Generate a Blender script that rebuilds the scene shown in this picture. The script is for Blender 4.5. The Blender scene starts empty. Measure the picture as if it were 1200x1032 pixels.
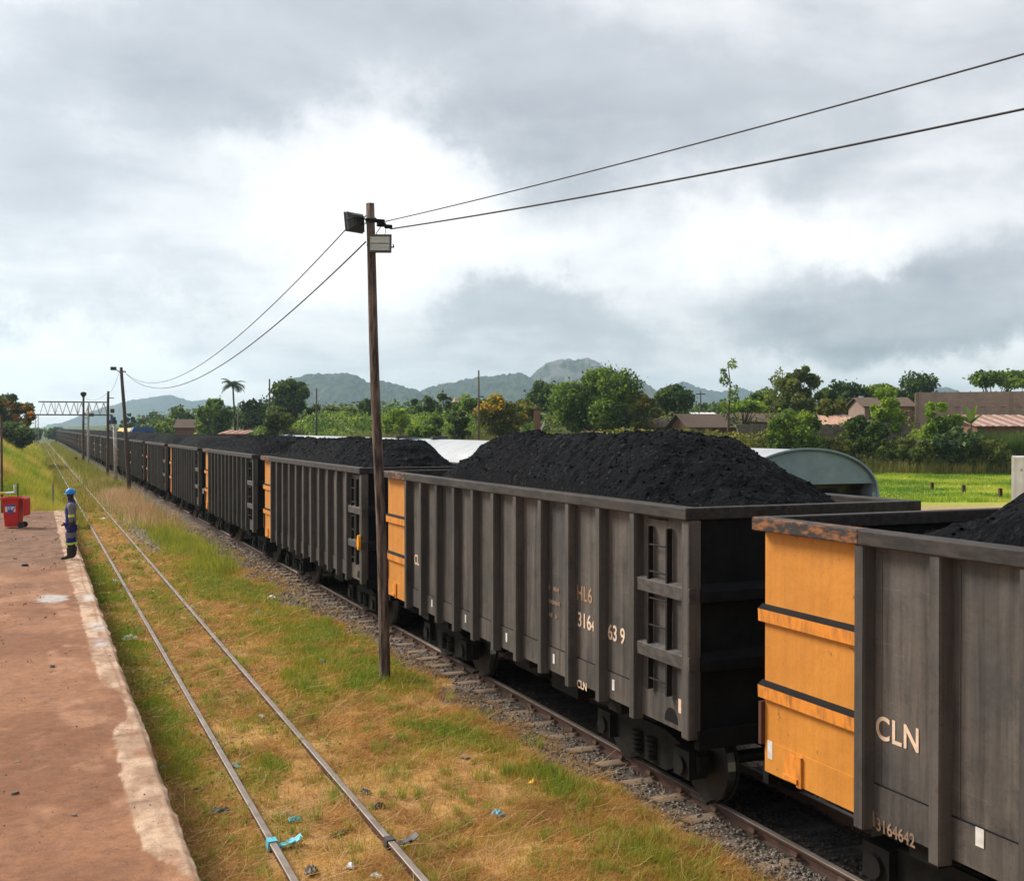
import bpy, math, random
import numpy as np
from mathutils import Vector, Matrix, Euler

# ------------------------------------------------------------------ scene, camera, sky, sun
sc = bpy.context.scene
col = sc.collection
TH = math.atan(560 / 1320)            # the camera looks this far to the right of the track direction
CT, ST = math.cos(TH), math.sin(TH)
CAMZ, F = 4.12, 1320.0

cam_d = bpy.data.cameras.new('camera')
cam = bpy.data.objects.new('camera', cam_d)
col.objects.link(cam)
cam_d.sensor_width = 36
cam_d.lens = 36 * F / 1200
cam_d.clip_start = 0.1
cam_d.clip_end = 12000
cam.location = (0, 0, CAMZ)
cam.rotation_euler = (math.radians(90) - math.atan(15 / F), 0, -TH)
sc.camera = cam

SUN_AZ, SUN_EL = math.radians(-40), math.radians(40)     # azimuth from +y towards +x
world = bpy.data.worlds.new('World')
sc.world = world
world.use_nodes = True
wt = world.node_tree
wt.nodes.clear()


def nn(t, kind, **kw):
    n = t.nodes.new(kind)
    for k, v in kw.items():
        setattr(n, k, v)
    return n


def math_n(t, op, a, b=None, clamp=False):
    n = t.nodes.new('ShaderNodeMath')
    n.operation = op
    n.use_clamp = clamp
    for i, s in enumerate((a, b)):
        if s is None:
            continue
        if isinstance(s, (int, float)):
            n.inputs[i].default_value = s
        else:
            t.links.new(s, n.inputs[i])
    return n.outputs[0]


def vmath(t, op, a, b):
    n = t.nodes.new('ShaderNodeVectorMath')
    n.operation = op
    for i, s in enumerate((a, b)):
        if isinstance(s, tuple):
            n.inputs[i].default_value = s
        else:
            t.links.new(s, n.inputs[i])
    return n.outputs['Value'] if op == 'DOT_PRODUCT' else n.outputs[0]


def ramp(t, fac, stops, interp='LINEAR'):
    n = t.nodes.new('ShaderNodeValToRGB')
    n.color_ramp.interpolation = interp
    e = n.color_ramp.elements
    while len(e) > 1:
        e.remove(e[0])
    for i, (p, c) in enumerate(stops):
        el = e[0] if i == 0 else e.new(p)
        el.position = p
        el.color = (c[0], c[1], c[2], 1)
    t.links.new(fac, n.inputs[0])
    return n.outputs[0]


def build_sky():
    t = wt
    tc = nn(t, 'ShaderNodeTexCoord')
    d = tc.outputs['Generated']
    sep = nn(t, 'ShaderNodeSeparateXYZ')
    t.links.new(d, sep.inputs[0])
    x, y, z = sep.outputs
    az = math_n(t, 'ARCTAN2', x, y)
    el = math_n(t, 'ARCSINE', z)
    # cloud deck: noise on the plane of the cloud base, so that it closes up towards the horizon
    zz = math_n(t, 'ADD', math_n(t, 'MAXIMUM', z, 0.0), 0.16)
    comb = nn(t, 'ShaderNodeCombineXYZ')
    t.links.new(math_n(t, 'DIVIDE', x, zz), comb.inputs[0])
    t.links.new(math_n(t, 'DIVIDE', y, zz), comb.inputs[1])
    def noise(scale, detail, rough, dist=0.0, off=0.0, src=None):
        n = nn(t, 'ShaderNodeTexNoise')
        n.inputs['Scale'].default_value = scale
        n.inputs['Detail'].default_value = detail
        n.inputs['Roughness'].default_value = rough
        n.inputs['Distortion'].default_value = dist
        v = vmath(t, 'ADD', src if src is not None else comb.outputs[0], (off, off * 0.7, 0.0))
        t.links.new(v, n.inputs['Vector'])
        return n
    n1 = noise(0.55, 7, 0.56, 0.35, 3.1)
    n2 = noise(2.0, 8, 0.56, 0.4, 11.7)
    n3 = noise(5.5, 7, 0.55, 0.2, 2.3)
    # warp of the angle space so that the large masses get ragged edges
    ae = nn(t, 'ShaderNodeCombineXYZ')
    t.links.new(az, ae.inputs[0])
    t.links.new(el, ae.inputs[1])
    nw = noise(7.5, 8, 0.66, 0.0, 5.0, ae.outputs[0])
    w = vmath(t, 'MULTIPLY', vmath(t, 'SUBTRACT', nw.outputs['Color'], (0.5, 0.5, 0.5)), (0.26, 0.17, 0.0))
    pos = vmath(t, 'ADD', ae.outputs[0], w)
    def A(px, py):
        return TH + math.atan((px - 600) / F), math.atan((501 - py) / F * math.cos(math.atan((px - 600) / F)))
    masses = [  # picture place of each cloud mass, reach, brightness
        (300, 215, 130, 65, .09), (470, 175, 80, 80, .19), (480, 300, 150, 80, .19), (330, 300, 110, 70, .12),
        (620, 300, 200, 50, .14), (870, 300, 90, 38, .26), (1010, 268, 60, 22, .20), (1130, 235, 160, 40, .08),
        (60, 425, 230, 26, .30), (600, 470, 700, 22, .12), (230, 375, 120, 22, .10), (1120, 440, 170, 16, .34), (830, 425, 80, 40, .16),
        (780, 400, 60, 20, .14), (30, 480, 150, 20, .16), (300, 440, 160, 18, .18),
        (110, 60, 170, 50, -.13), (260, 120, 120, 30, -.12), (60, 200, 120, 70, -.10), (255, 270, 50, 40, -.14),
        (590, 45, 260, 60, -.12), (760, 130, 170, 60, -.13), (620, 170, 70, 50, -.10), (1000, 90, 200, 50, -.05),
        (1080, 320, 130, 38, -.24), (950, 390, 190, 24, -.18), (570, 365, 75, 26, -.20), (680, 350, 50, 18, -.14),
        (150, 340, 160, 22, -.10), (60, 375, 90, 16, -.10), (1090, 400, 150, 14, -.10), (190, 455, 120, 12, -.08),
    ]
    tot = None
    for px, py, sx, sy, a in masses:
        ca, ce = A(px, py)
        v = vmath(t, 'MULTIPLY', vmath(t, 'SUBTRACT', pos, (ca, ce, 0.0)), (F / sx, F / sy, 0.0))
        g = math_n(t, 'POWER', 2.71828, math_n(t, 'MULTIPLY', vmath(t, 'DOT_PRODUCT', v, v), -0.7))
        g = math_n(t, 'MULTIPLY', g, a)
        tot = g if tot is None else math_n(t, 'ADD', tot, g)
    v = math_n(t, 'ADD', tot, 0.51)
    v = math_n(t, 'ADD', v, math_n(t, 'MULTIPLY', math_n(t, 'SUBTRACT', n1.outputs[0], 0.5), 0.50))
    v = math_n(t, 'ADD', v, math_n(t, 'MULTIPLY', math_n(t, 'SUBTRACT', n2.outputs[0], 0.5), 0.44))
    v = math_n(t, 'ADD', v, math_n(t, 'MULTIPLY', math_n(t, 'SUBTRACT', n3.outputs[0], 0.5), 0.15))
    # heavier cloud behind the camera, away from the sun
    v = math_n(t, 'SUBTRACT', v, math_n(t, 'MULTIPLY', math_n(t, 'MAXIMUM', math_n(t, 'ADD', math_n(t, 'MULTIPLY', y, -1.0), math_n(t, 'MULTIPLY', x, 0.35)), 0.0), 0.34))
    cc = ramp(t, v, [(0.0, (.10, .115, .13)), (.22, (.228, .238, .258)), (.43, (.342, .350, .368)), (.60, (.525, .525, .53)),
                     (.78, (.66, .655, .65)), (.98, (.74, .735, .725))])
    sky = nn(t, 'ShaderNodeTexSky')
    sky.sky_type = 'NISHITA'
    sky.sun_disc = False
    sky.sun_elevation = SUN_EL
    sky.sun_rotation = SUN_AZ
    bg1 = nn(t, 'ShaderNodeBackground')
    bg1.inputs['Strength'].default_value = 0.09
    t.links.new(sky.outputs[0], bg1.inputs['Color'])
    bg2 = nn(t, 'ShaderNodeBackground')
    bg2.inputs['Strength'].default_value = 1.0
    t.links.new(cc, bg2.inputs['Color'])
    mix = nn(t, 'ShaderNodeMixShader')
    mix.inputs[0].default_value = 0.93
    t.links.new(bg1.outputs[0], mix.inputs[1])
    t.links.new(bg2.outputs[0], mix.inputs[2])
    out = nn(t, 'ShaderNodeOutputWorld')
    t.links.new(mix.outputs[0], out.inputs['Surface'])


build_sky()
sun_d = bpy.data.lights.new('sun', 'SUN')
sun_d.energy = 2.7
sun_d.angle = math.radians(22)
sun_d.color = (1, .93, .82)
sun = bpy.data.objects.new('sun', sun_d)
col.objects.link(sun)
sdir = Vector((math.sin(SUN_AZ) * math.cos(SUN_EL), math.cos(SUN_AZ) * math.cos(SUN_EL), math.sin(SUN_EL)))
sun.rotation_euler = sdir.to_track_quat('Z', 'Y').to_euler()

sc.view_settings.view_transform = 'Standard'
sc.view_settings.look = 'None'
sc.view_settings.exposure = 0.95
sc.view_settings.gamma = 1
sc.cycles.use_denoising = True
sc.cycles.max_bounces = 6
sc.cycles.diffuse_bounces = 3
sc.cycles.transparent_max_bounces = 8
sc.cycles.volume_bounces = 2
sc.cycles.sample_clamp_indirect = 4
sc.render.film_transparent = False

# ------------------------------------------------------------------ helpers
rng = np.random.default_rng(7)
random.seed(7)


def W(px, D):
    """ground position of picture column px at distance D along the view"""
    cx = (px - 600) / F * D
    return cx * CT + D * ST, -cx * ST + D * CT


def Z(py, D):
    return CAMZ + (501 - py) / F * D


def link(o, parent=None):
    col.objects.link(o)
    if parent is not None:
        o.parent = parent
    return o


def tag(o, label=None, cat=None, group=None, kind=None):
    for k, v in (('label', label), ('category', cat), ('group', group), ('kind', kind)):
        if v:
            o[k] = v
    return o


def empty(name, loc, rz=0.0):
    o = bpy.data.objects.new(name, None)
    o.empty_display_size = 0.3
    o.location = loc
    o.rotation_euler = (0, 0, rz)
    return link(o)


class MB:
    """collects simple solids and links them as one mesh object"""
    def __init__(self):
        self.v, self.f, self.m, self.mi = [], [], [], 0

    def add(self, vs, fs):
        b = len(self.v)
        self.v += [tuple(p) for p in vs]
        for f in fs:
            self.f.append(tuple(i + b for i in f))
            self.m.append(self.mi)

    def box(self, x0, x1, y0, y1, z0, z1):
        vs = [(x, y, z) for z in (z0, z1) for y in (y0, y1) for x in (x0, x1)]
        self.add(vs, [(0, 2, 3, 1), (4, 5, 7, 6), (0, 1, 5, 4), (1, 3, 7, 5), (3, 2, 6, 7), (2, 0, 4, 6)])
        return self

    def prism(self, prof, axis, a, b):
        """prof: 2D outline; axis 'x' -> (y,z), 'y' -> (x,z), 'z' -> (x,y)"""
        n = len(prof)
        def P(p, t):
            return {'x': (t, p[0], p[1]), 'y': (p[0], t, p[1]), 'z': (p[0], p[1], t)}[axis]
        vs = [P(p, a) for p in prof] + [P(p, b) for p in prof]
        fs = [tuple(range(n))[::-1], tuple(range(n, 2 * n))]
        fs += [(i, (i + 1) % n, n + (i + 1) % n, n + i) for i in range(n)]
        self.add(vs, fs)
        return self

    def tube(self, pts, r, n=8, cap=True):
        pts = [Vector(p) for p in pts]
        rs = r if isinstance(r, (list, tuple)) else [r] * len(pts)
        vs, fs = [], []
        up = None
        for i, p in enumerate(pts):
            d = (pts[min(i + 1, len(pts) - 1)] - pts[max(i - 1, 0)])
            if d.length < 1e-9:
                d = Vector((0, 0, 1))
            d.normalize()
            if up is None:
                up = Vector((1, 0, 0)) if abs(d.z) > .8 else Vector((0, 0, 1))
            u = d.cross(up).normalized()
            w = u.cross(d).normalized()
            up = w
            for k in range(n):
                a = 2 * math.pi * k / n
                vs.append(p + (u * math.cos(a) + w * math.sin(a)) * rs[i])
        for i in range(len(pts) - 1):
            for k in range(n):
                a, b = i * n + k, i * n + (k + 1) % n
                fs.append((a, b, b + n, a + n))
        if cap:
            fs.append(tuple(range(n))[::-1])
            fs.append(tuple(range(len(vs) - n, len(vs))))
        self.add(vs, fs)
        return self

    def cyl(self, c, axis, r, h, n=20):
        d = {'x': Vector((1, 0, 0)), 'y': Vector((0, 1, 0)), 'z': Vector((0, 0, 1))}[axis]
        c = Vector(c)
        return self.tube([c - d * h / 2, c + d * h / 2], r, n)

    def build(self, name, mat, parent=None, smooth=False, bevel=0.0):
        me = bpy.data.meshes.new(name)
        me.from_pydata(self.v, [], self.f)
        mats = mat if isinstance(mat, (list, tuple)) else [mat]
        for m in mats:
            me.materials.append(m)
        if len(mats) > 1:
            me.polygons.foreach_set('material_index', self.m)
        if smooth:
            me.polygons.foreach_set('use_smooth', [True] * len(me.polygons))
        me.update()
        o = link(bpy.data.objects.new(name, me), parent)
        if bevel:
            b = o.modifiers.new('bevel', 'BEVEL')
            b.width = bevel
            b.segments = 2
            b.limit_method = 'ANGLE'
        return o


def np_mesh(name, verts, flat, sizes, mat, colors=None, parent=None, smooth=False):
    me = bpy.data.meshes.new(name)
    verts = np.asarray(verts, np.float32)
    flat = np.asarray(flat, np.int32)
    sizes = np.asarray(sizes, np.int32)
    me.vertices.add(len(verts))
    me.vertices.foreach_set('co', verts.ravel())
    me.loops.add(len(flat))
    me.loops.foreach_set('vertex_index', flat)
    me.polygons.add(len(sizes))
    starts = np.concatenate(([0], np.cumsum(sizes)[:-1])).astype(np.int32)
    me.polygons.foreach_set('loop_start', starts)
    me.polygons.foreach_set('loop_total', sizes)
    if smooth:
        me.polygons.foreach_set('use_smooth', np.ones(len(sizes), bool))
    me.materials.append(mat)
    me.update(calc_edges=True)
    if colors is not None:
        at = me.color_attributes.new('col', 'FLOAT_COLOR', 'POINT')
        c = np.ones((len(verts), 4), np.float32)
        c[:, :3] = colors
        at.data.foreach_set('color', c.ravel())
    return link(bpy.data.objects.new(name, me), parent)


def _hash(ix, iy, s):
    h = (ix.astype(np.int64) * 374761393 + iy.astype(np.int64) * 668265263 + s * 974711) & 0x7fffffff
    h = ((h ^ (h >> 13)) * 1274126177) & 0x7fffffff
    return ((h ^ (h >> 16)) & 0xffff) / 65535.0


def vnoise(x, y, s=0):
    x, y = np.asarray(x, float), np.asarray(y, float)
    ix, iy = np.floor(x), np.floor(y)
    fx, fy = x - ix, y - iy
    fx, fy = fx * fx * (3 - 2 * fx), fy * fy * (3 - 2 * fy)
    a, b = _hash(ix, iy, s), _hash(ix + 1, iy, s)
    c, d = _hash(ix, iy + 1, s), _hash(ix + 1, iy + 1, s)
    return (a * (1 - fx) + b * fx) * (1 - fy) + (c * (1 - fx) + d * fx) * fy


def fbm(x, y, o=4, s=0):
    t, a, n = 0, .5, 0
    for i in range(o):
        t = t + a * vnoise(np.asarray(x) * 2 ** i, np.asarray(y) * 2 ** i, s + i * 17)
        n += a
        a *= .5
    return t / n


def sst(a, b, x):
    t = np.clip((np.asarray(x, float) - a) / (b - a), 0, 1)
    return t * t * (3 - 2 * t)


# ------------------------------------------------------------------ materials
def new_mat(name):
    m = bpy.data.materials.new(name)
    m.use_nodes = True
    t = m.node_tree
    b = t.nodes['Principled BSDF']
    return m, t, b


def tex_coord(t, space='Object', rnd=True, scale=(1, 1, 1)):
    tc = nn(t, 'ShaderNodeTexCoord')
    v = tc.outputs[space]
    if rnd:
        oi = nn(t, 'ShaderNodeObjectInfo')
        off = math_n(t, 'MULTIPLY', oi.outputs['Random'], 37.0)
        cmb = nn(t, 'ShaderNodeCombineXYZ')
        for i in range(2):
            t.links.new(off, cmb.inputs[i])
        v = vmath(t, 'ADD', v, cmb.outputs[0])
    return vmath(t, 'MULTIPLY', v, scale)


def noise_n(t, v, scale, detail=5, rough=.6):
    n = nn(t, 'ShaderNodeTexNoise')
    n.inputs['Scale'].default_value = scale
    n.inputs['Detail'].default_value = detail
    n.inputs['Roughness'].default_value = rough
    t.links.new(v, n.inputs['Vector'])
    return n.outputs[0]


def mixc(t, f, a, b, mode='MIX'):
    n = nn(t, 'ShaderNodeMix', data_type='RGBA', blend_type=mode)
    for i, s in ((0, f), (6, a), (7, b)):
        if isinstance(s, (int, float)):
            n.inputs[i].default_value = s
        elif isinstance(s, tuple):
            n.inputs[i].default_value = (*s, 1)
        else:
            t.links.new(s, n.inputs[i])
    return n.outputs[2]


def bump(t, b, h, strength=.4, dist=.02):
    n = nn(t, 'ShaderNodeBump')
    n.inputs['Strength'].default_value = strength
    n.inputs['Distance'].default_value = dist
    t.links.new(h, n.inputs['Height'])
    t.links.new(n.outputs[0], b.inputs['Normal'])


def simple(name, c1, c2=None, scale=6, rough=.7, metal=0.0, bmp=.25, bdist=.01, stretch=(1, 1, 1), rnd=True, lo=.35, hi=.65, spec=.4):
    m, t, b = new_mat(name)
    c2 = c2 or tuple(x * .7 for x in c1)
    v = tex_coord(t, 'Object', rnd, stretch)
    n = noise_n(t, v, scale, 7, .65)
    f = ramp(t, n, [(lo, (0, 0, 0)), (hi, (1, 1, 1))])
    t.links.new(mixc(t, f, c1, c2), b.inputs['Base Color'])
    b.inputs['Roughness'].default_value = rough
    b.inputs['Metallic'].default_value = metal
    b.inputs['Specular IOR Level'].default_value = spec
    if bmp:
        bump(t, b, n, bmp, bdist)
    return m


def wagon_paint(name, base, tint, dust, dust_amt, rough=.55):
    """weathered sheet steel: mottled paint, vertical dust runs, rust freckles"""
    m, t, b = new_mat(name)
    v = tex_coord(t, 'Object', True, (1, 1, 1))
    big = noise_n(t, v, .9, 5, .6)
    c = mixc(t, ramp(t, big, [(.35, (0, 0, 0)), (.68, (1, 1, 1))]), base, tint)
    vs = tex_coord(t, 'Object', True, (9, 9, .45))
    run = noise_n(t, vs, 1.0, 6, .65)
    c = mixc(t, math_n(t, 'MULTIPLY', ramp(t, run, [(.42, (0, 0, 0)), (.70, (1, 1, 1))]), dust_amt), c, dust)
    scr = noise_n(t, tex_coord(t, 'Object', True, (1, 2.2, 30)), 1.0, 4, .6)
    c = mixc(t, math_n(t, 'MULTIPLY', ramp(t, scr, [(.64, (0, 0, 0)), (.72, (1, 1, 1))]), .22), c, tuple(min(1, q * 1.7) for q in tint))
    pat = noise_n(t, v, 2.6, 9, .75)
    c = mixc(t, math_n(t, 'MULTIPLY', ramp(t, pat, [(.53, (0, 0, 0)), (.68, (1, 1, 1))]), dust_amt * .7), c, tuple(q * .9 for q in dust))
    fine = noise_n(t, v, 38, 4, .7)
    c = mixc(t, math_n(t, 'MULTIPLY', ramp(t, fine, [(.5, (0, 0, 0)), (.75, (1, 1, 1))]), .35), c, dust)
    sp = noise_n(t, v, 11, 3, .5)
    c = mixc(t, math_n(t, 'MULTIPLY', ramp(t, sp, [(.68, (0, 0, 0)), (.72, (1, 1, 1))]), .5), c, (.07, .04, .025))
    t.links.new(c, b.inputs['Base Color'])
    b.inputs['Roughness'].default_value = rough
    b.inputs['Specular IOR Level'].default_value = .35
    dent = noise_n(t, v, 2.2, 3, .5)
    bump(t, b, math_n(t, 'ADD', math_n(t, 'MULTIPLY', dent, 3.0), math_n(t, 'MULTIPLY', pat, .22)), .4, .02)
    return m


M = {}
M['grey_paint'] = wagon_paint('grey_wagon_paint', (.074, .069, .066), (.150, .122, .102), (.028, .026, .025), .85)
M['post_paint'] = wagon_paint('post_paint', (.066, .062, .060), (.098, .086, .078), (.024, .022, .022), .75)
M['orange_paint'] = wagon_paint('orange_wagon_paint', (.62, .250, .034), (.55, .212, .030), (.26, .10, .028), .26, .6)
M['rim_paint'] = simple('rim_paint', (.050, .038, .032), (.010, .009, .009), 5, .7, stretch=(3, .8, 3))
M['rim_orange'] = simple('rim_orange', (.26, .10, .03), (.024, .021, .020), 5, .75, stretch=(3, 1.2, 3), lo=.36, hi=.52)
M['dusty_black'] = simple('dusty_black', (.012, .012, .013), (.006, .006, .007), 4, .85, spec=.15)
M['inner_black'] = simple('inner_black', (.016, .016, .018), (.030, .027, .026), 4, .8, spec=.25)
M['strap'] = simple('strap_grey', (.095, .082, .074), (.036, .033, .032), 4, .65, stretch=(1, 2, 4))
M['strap_orange'] = simple('strap_orange', (.72, .25, .03), (.25, .10, .025), 5, .6, stretch=(1, 3, 1), lo=.45, hi=.75)
M['rust_red'] = wagon_paint('rust_red_paint', (.12, .045, .030), (.09, .036, .026), (.03, .022, .02), .5)
M['iron'] = simple('dark_iron', (.017, .015, .014), (.008, .008, .008), 7, .75, spec=.2)
M['wheel'] = simple('wheel_steel', (.020, .017, .015), (.010, .009, .009), 6, .6)
M['tread'] = simple('bright_steel', (.55, .53, .5), (.40, .38, .35), 5, .3, metal=1.0, bmp=0)
M['rail_rust'] = simple('rail_rust', (.105, .052, .034), (.055, .030, .022), 9, .75, stretch=(1, .6, 1), rnd=False)
M['rail_dull'] = simple('rail_dull_top', (.30, .255, .225), (.19, .145, .11), 7, .55, metal=.3, stretch=(1, .5, 1), rnd=False)
M['letter'] = simple('stencil_cream', (.80, .58, .42), (.62, .45, .33), 14, .7, bmp=0)
M['letter_rust'] = simple('stencil_rust', (.30, .19, .12), (.17, .11, .08), 14, .8, bmp=0)
M['letter_rust2'] = simple('stencil_old', (.42, .26, .15), (.22, .14, .09), 14, .8, bmp=0)
M['letter_faint'] = simple('stencil_faint', (.22, .155, .12), (.12, .09, .075), 20, .8, bmp=0)
M['white_tag'] = simple('white_tag', (.72, .70, .67), (.5, .47, .44), 10, .6, bmp=0)
M['amber'] = simple('amber_reflector', (1.0, .42, .02), (.9, .34, .02), 9, .3, bmp=0)
M['wood_pole'] = simple('weathered_pole', (.23, .165, .13), (.040, .028, .023), 4.5, .95, bmp=1.0, bdist=.03, stretch=(3.5, 3.5, .4), lo=.40, hi=.60)
M['pole_far'] = simple('far_pole', (.12, .085, .065), (.06, .045, .038), 3, .9, stretch=(3, 3, .3))
M['white_post'] = simple('chipped_white_post', (.60, .57, .53), (.30, .26, .22), 5, .8)
M['galv'] = simple('galvanised_steel', (.34, .35, .35), (.24, .25, .26), 8, .45, metal=.4)
M['lamp_dark'] = simple('lamp_casing', (.035, .042, .048), (.06, .06, .06), 8, .5)
M['lamp_rim'] = simple('lamp_rim', (.10, .085, .075), (.06, .05, .045), 8, .6)
M['lamp_glass'] = simple('lamp_reflector', (.62, .64, .58), (.40, .42, .37), 3, .25, stretch=(1, 1, 6), bmp=0)
M['wire'] = simple('wire_black', (.028, .024, .026), (.04, .03, .03), 3, .6, bmp=0)
M['red_plastic'] = simple('red_plastic', (.62, .018, .014), (.50, .02, .014), 5, .42, bmp=.05)
M['blue_print'] = simple('blue_print', (.02, .07, .36), (.03, .09, .40), 5, .5, bmp=0)
M['white_print'] = simple('white_print', (.8, .8, .82), (.68, .68, .7), 9, .5, bmp=0)
M['rubber'] = simple('rubber', (.018, .018, .018), (.03, .03, .03), 8, .7)
M['roof_grey'] = simple('hopper_roof', (.46, .475, .49), (.34, .355, .37), 1.4, .5, bmp=.1)
M['roof_end'] = simple('hopper_end', (.27, .355, .40), (.20, .265, .31), 2.2, .6, bmp=.15)
M['tarp'] = simple('black_tarpaulin', (.022, .021, .021), (.012, .012, .012), 3, .45, bmp=.3, bdist=.04)
M['concrete'] = simple('block_render', (.30, .205, .16), (.22, .155, .125), 3, .9)
M['stone'] = simple('stone_wall', (.27, .23, .19), (.13, .105, .085), 3.2, .9, bmp=.8, bdist=.06)
M['brick'] = simple('brick_red', (.27, .12, .075), (.15, .075, .05), 6, .9)
M['thatch'] = simple('thatch', (.16, .105, .075), (.085, .058, .045), 5, .95, bmp=.7, bdist=.05, stretch=(4, 4, 1))
M['tin_rust'] = simple('rusty_tin', (.48, .22, .13), (.58, .40, .30), 1.6, .6, stretch=(2, 2, 1), lo=.4, hi=.6)
M['tin_white'] = simple('white_tin', (.72, .72, .70), (.6, .58, .55), 2, .5)
M['tin_green'] = simple('green_tin', (.34, .50, .42), (.48, .55, .50), 2, .5)
M['tin_red'] = simple('red_tin', (.30, .11, .085), (.42, .22, .17), 2, .6)
M['tin_dusty'] = simple('dusty_tin', (.50, .42, .37), (.40, .30, .25), 2, .6)
M['container'] = simple('container_white', (.86, .85, .83), (.74, .71, .67), 2, .6)
M['loco_orange'] = simple('loco_orange', (.70, .22, .03), (.55, .17, .03), 3, .5)
M['loco_yellow'] = simple('loco_yellow', (.74, .42, .04), (.60, .30, .03), 3, .5)
M['loco_blue'] = simple('loco_blue', (.05, .13, .36), (.03, .07, .18), 3, .5)
M['glass_dark'] = simple('dark_glass', (.02, .025, .03), (.03, .035, .04), 3, .15, bmp=0)
M['plastic_white'] = simple('white_litter', (.78, .79, .80), (.60, .61, .62), 12, .6)
M['plastic_blue'] = simple('blue_litter', (.08, .42, .58), (.12, .50, .62), 12, .5)
M['plastic_dark'] = simple('dark_litter', (.03, .03, .032), (.07, .065, .06), 12, .5)
M['plastic_yellow'] = simple('yellow_litter', (.80, .50, .05), (.7, .4, .04), 12, .6)
M['card'] = simple('card_litter', (.52, .33, .23), (.40, .26, .18), 12, .8)
M['sleeper'] = None
M['skin'] = simple('skin', (.045, .024, .016), (.03, .016, .012), 9, .5, bmp=0)
M['helmet'] = simple('blue_helmet', (.01, .27, .70), (.01, .24, .62), 5, .3, bmp=0)
M['cloth_grey'] = simple('grey_cloth', (.21, .195, .215), (.15, .14, .16), 9, .9)
M['cloth_blue'] = simple('blue_cloth', (.018, .035, .27), (.012, .022, .16), 9, .9)
M['hi_vis'] = simple('hi_vis_tape', (.62, .80, .10), (.55, .72, .08), 9, .5, bmp=0)
M['boot'] = simple('black_boot', (.016, .015, .015), (.03, .026, .024), 9, .5)
M['boot_tan'] = simple('orange_tag', (.55, .16, .05), (.4, .12, .04), 9, .6, bmp=0)


def leaf_mat(name, trans=.25):
    m, t, b = new_mat(name)
    at = nn(t, 'ShaderNodeAttribute', attribute_name='col')
    t.links.new(at.outputs['Color'], b.inputs['Base Color'])
    b.inputs['Roughness'].default_value = .55
    b.inputs['Specular IOR Level'].default_value = .25
    tr = nn(t, 'ShaderNodeBsdfTranslucent')
    t.links.new(at.outputs['Color'], tr.inputs['Color'])
    mx = nn(t, 'ShaderNodeMixShader')
    mx.inputs[0].default_value = trans
    t.links.new(b.outputs[0], mx.inputs[1])
    t.links.new(tr.outputs[0], mx.inputs[2])
    t.links.new(mx.outputs[0], t.nodes['Material Output'].inputs['Surface'])
    return m


M['leaf'] = leaf_mat('foliage', .48)
M['grass'] = leaf_mat('grass_blades', .42)
M['bark'] = simple('bark', (.12, .085, .06), (.06, .045, .035), 5, .9, stretch=(4, 4, .6))


def col_mat(name, fine, amt, rough=.95, bstr=.5, bdist=.03):
    """colour from the mesh's own colour layer, broken up by fine grain"""
    m, t, b = new_mat(name)
    at = nn(t, 'ShaderNodeAttribute', attribute_name='col')
    v = tex_coord(t, 'Object', False)
    n = noise_n(t, v, fine, 8, .72)
    n2 = noise_n(t, v, fine * 6, 4, .7)
    g = math_n(t, 'ADD', math_n(t, 'MULTIPLY', n, .6), math_n(t, 'MULTIPLY', n2, .4))
    k = ramp(t, g, [(.3, (1 - amt,) * 3), (.7, (1 + amt * .6,) * 3)])
    t.links.new(mixc(t, 1.0, at.outputs['Color'], k, 'MULTIPLY'), b.inputs['Base Color'])
    b.inputs['Roughness'].default_value = rough
    b.inputs['Specular IOR Level'].default_value = .2
    bump(t, b, g, bstr, bdist)
    return m


M['soil'] = col_mat('earth_and_turf', 5.0, .55)
M['mountain'] = col_mat('mountain_cover', .035, .85, 1.0, 1.0, 14.0)
M['coal'] = None


def coal_mat():
    m, t, b = new_mat('coal')
    v = tex_coord(t, 'Object', True)
    vo = nn(t, 'ShaderNodeTexVoronoi')
    vo.inputs['Scale'].default_value = 24
    t.links.new(v, vo.inputs['Vector'])
    n = noise_n(t, v, 6, 10, .8)
    g = math_n(t, 'ADD', math_n(t, 'MULTIPLY', vo.outputs['Distance'], .5), n)
    c = ramp(t, n, [(.3, (.0020, .0023, .0032)), (.55, (.0052, .0060, .0082)), (.75, (.0125, .0140, .0185))])
    t.links.new(c, b.inputs['Base Color'])
    r = ramp(t, vo.outputs['Color'], [(.2, (1, 1, 1)), (.8, (.9, .9, .9)), (.95, (.45, .45, .45))])
    t.links.new(r, b.inputs['Roughness'])
    b.inputs['Specular IOR Level'].default_value = .10
    bump(t, b, g, 1.0, .05)
    return m


M['coal'] = coal_mat()

# ------------------------------------------------------------------ ground
SID_C, MAIN_C, THIRD_C = 2.65, 7.36, 12.0     # track centre lines (x)
PLAT_X, PLAT_Y, PLAT_Z = 1.15, 49.8, .72


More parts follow.
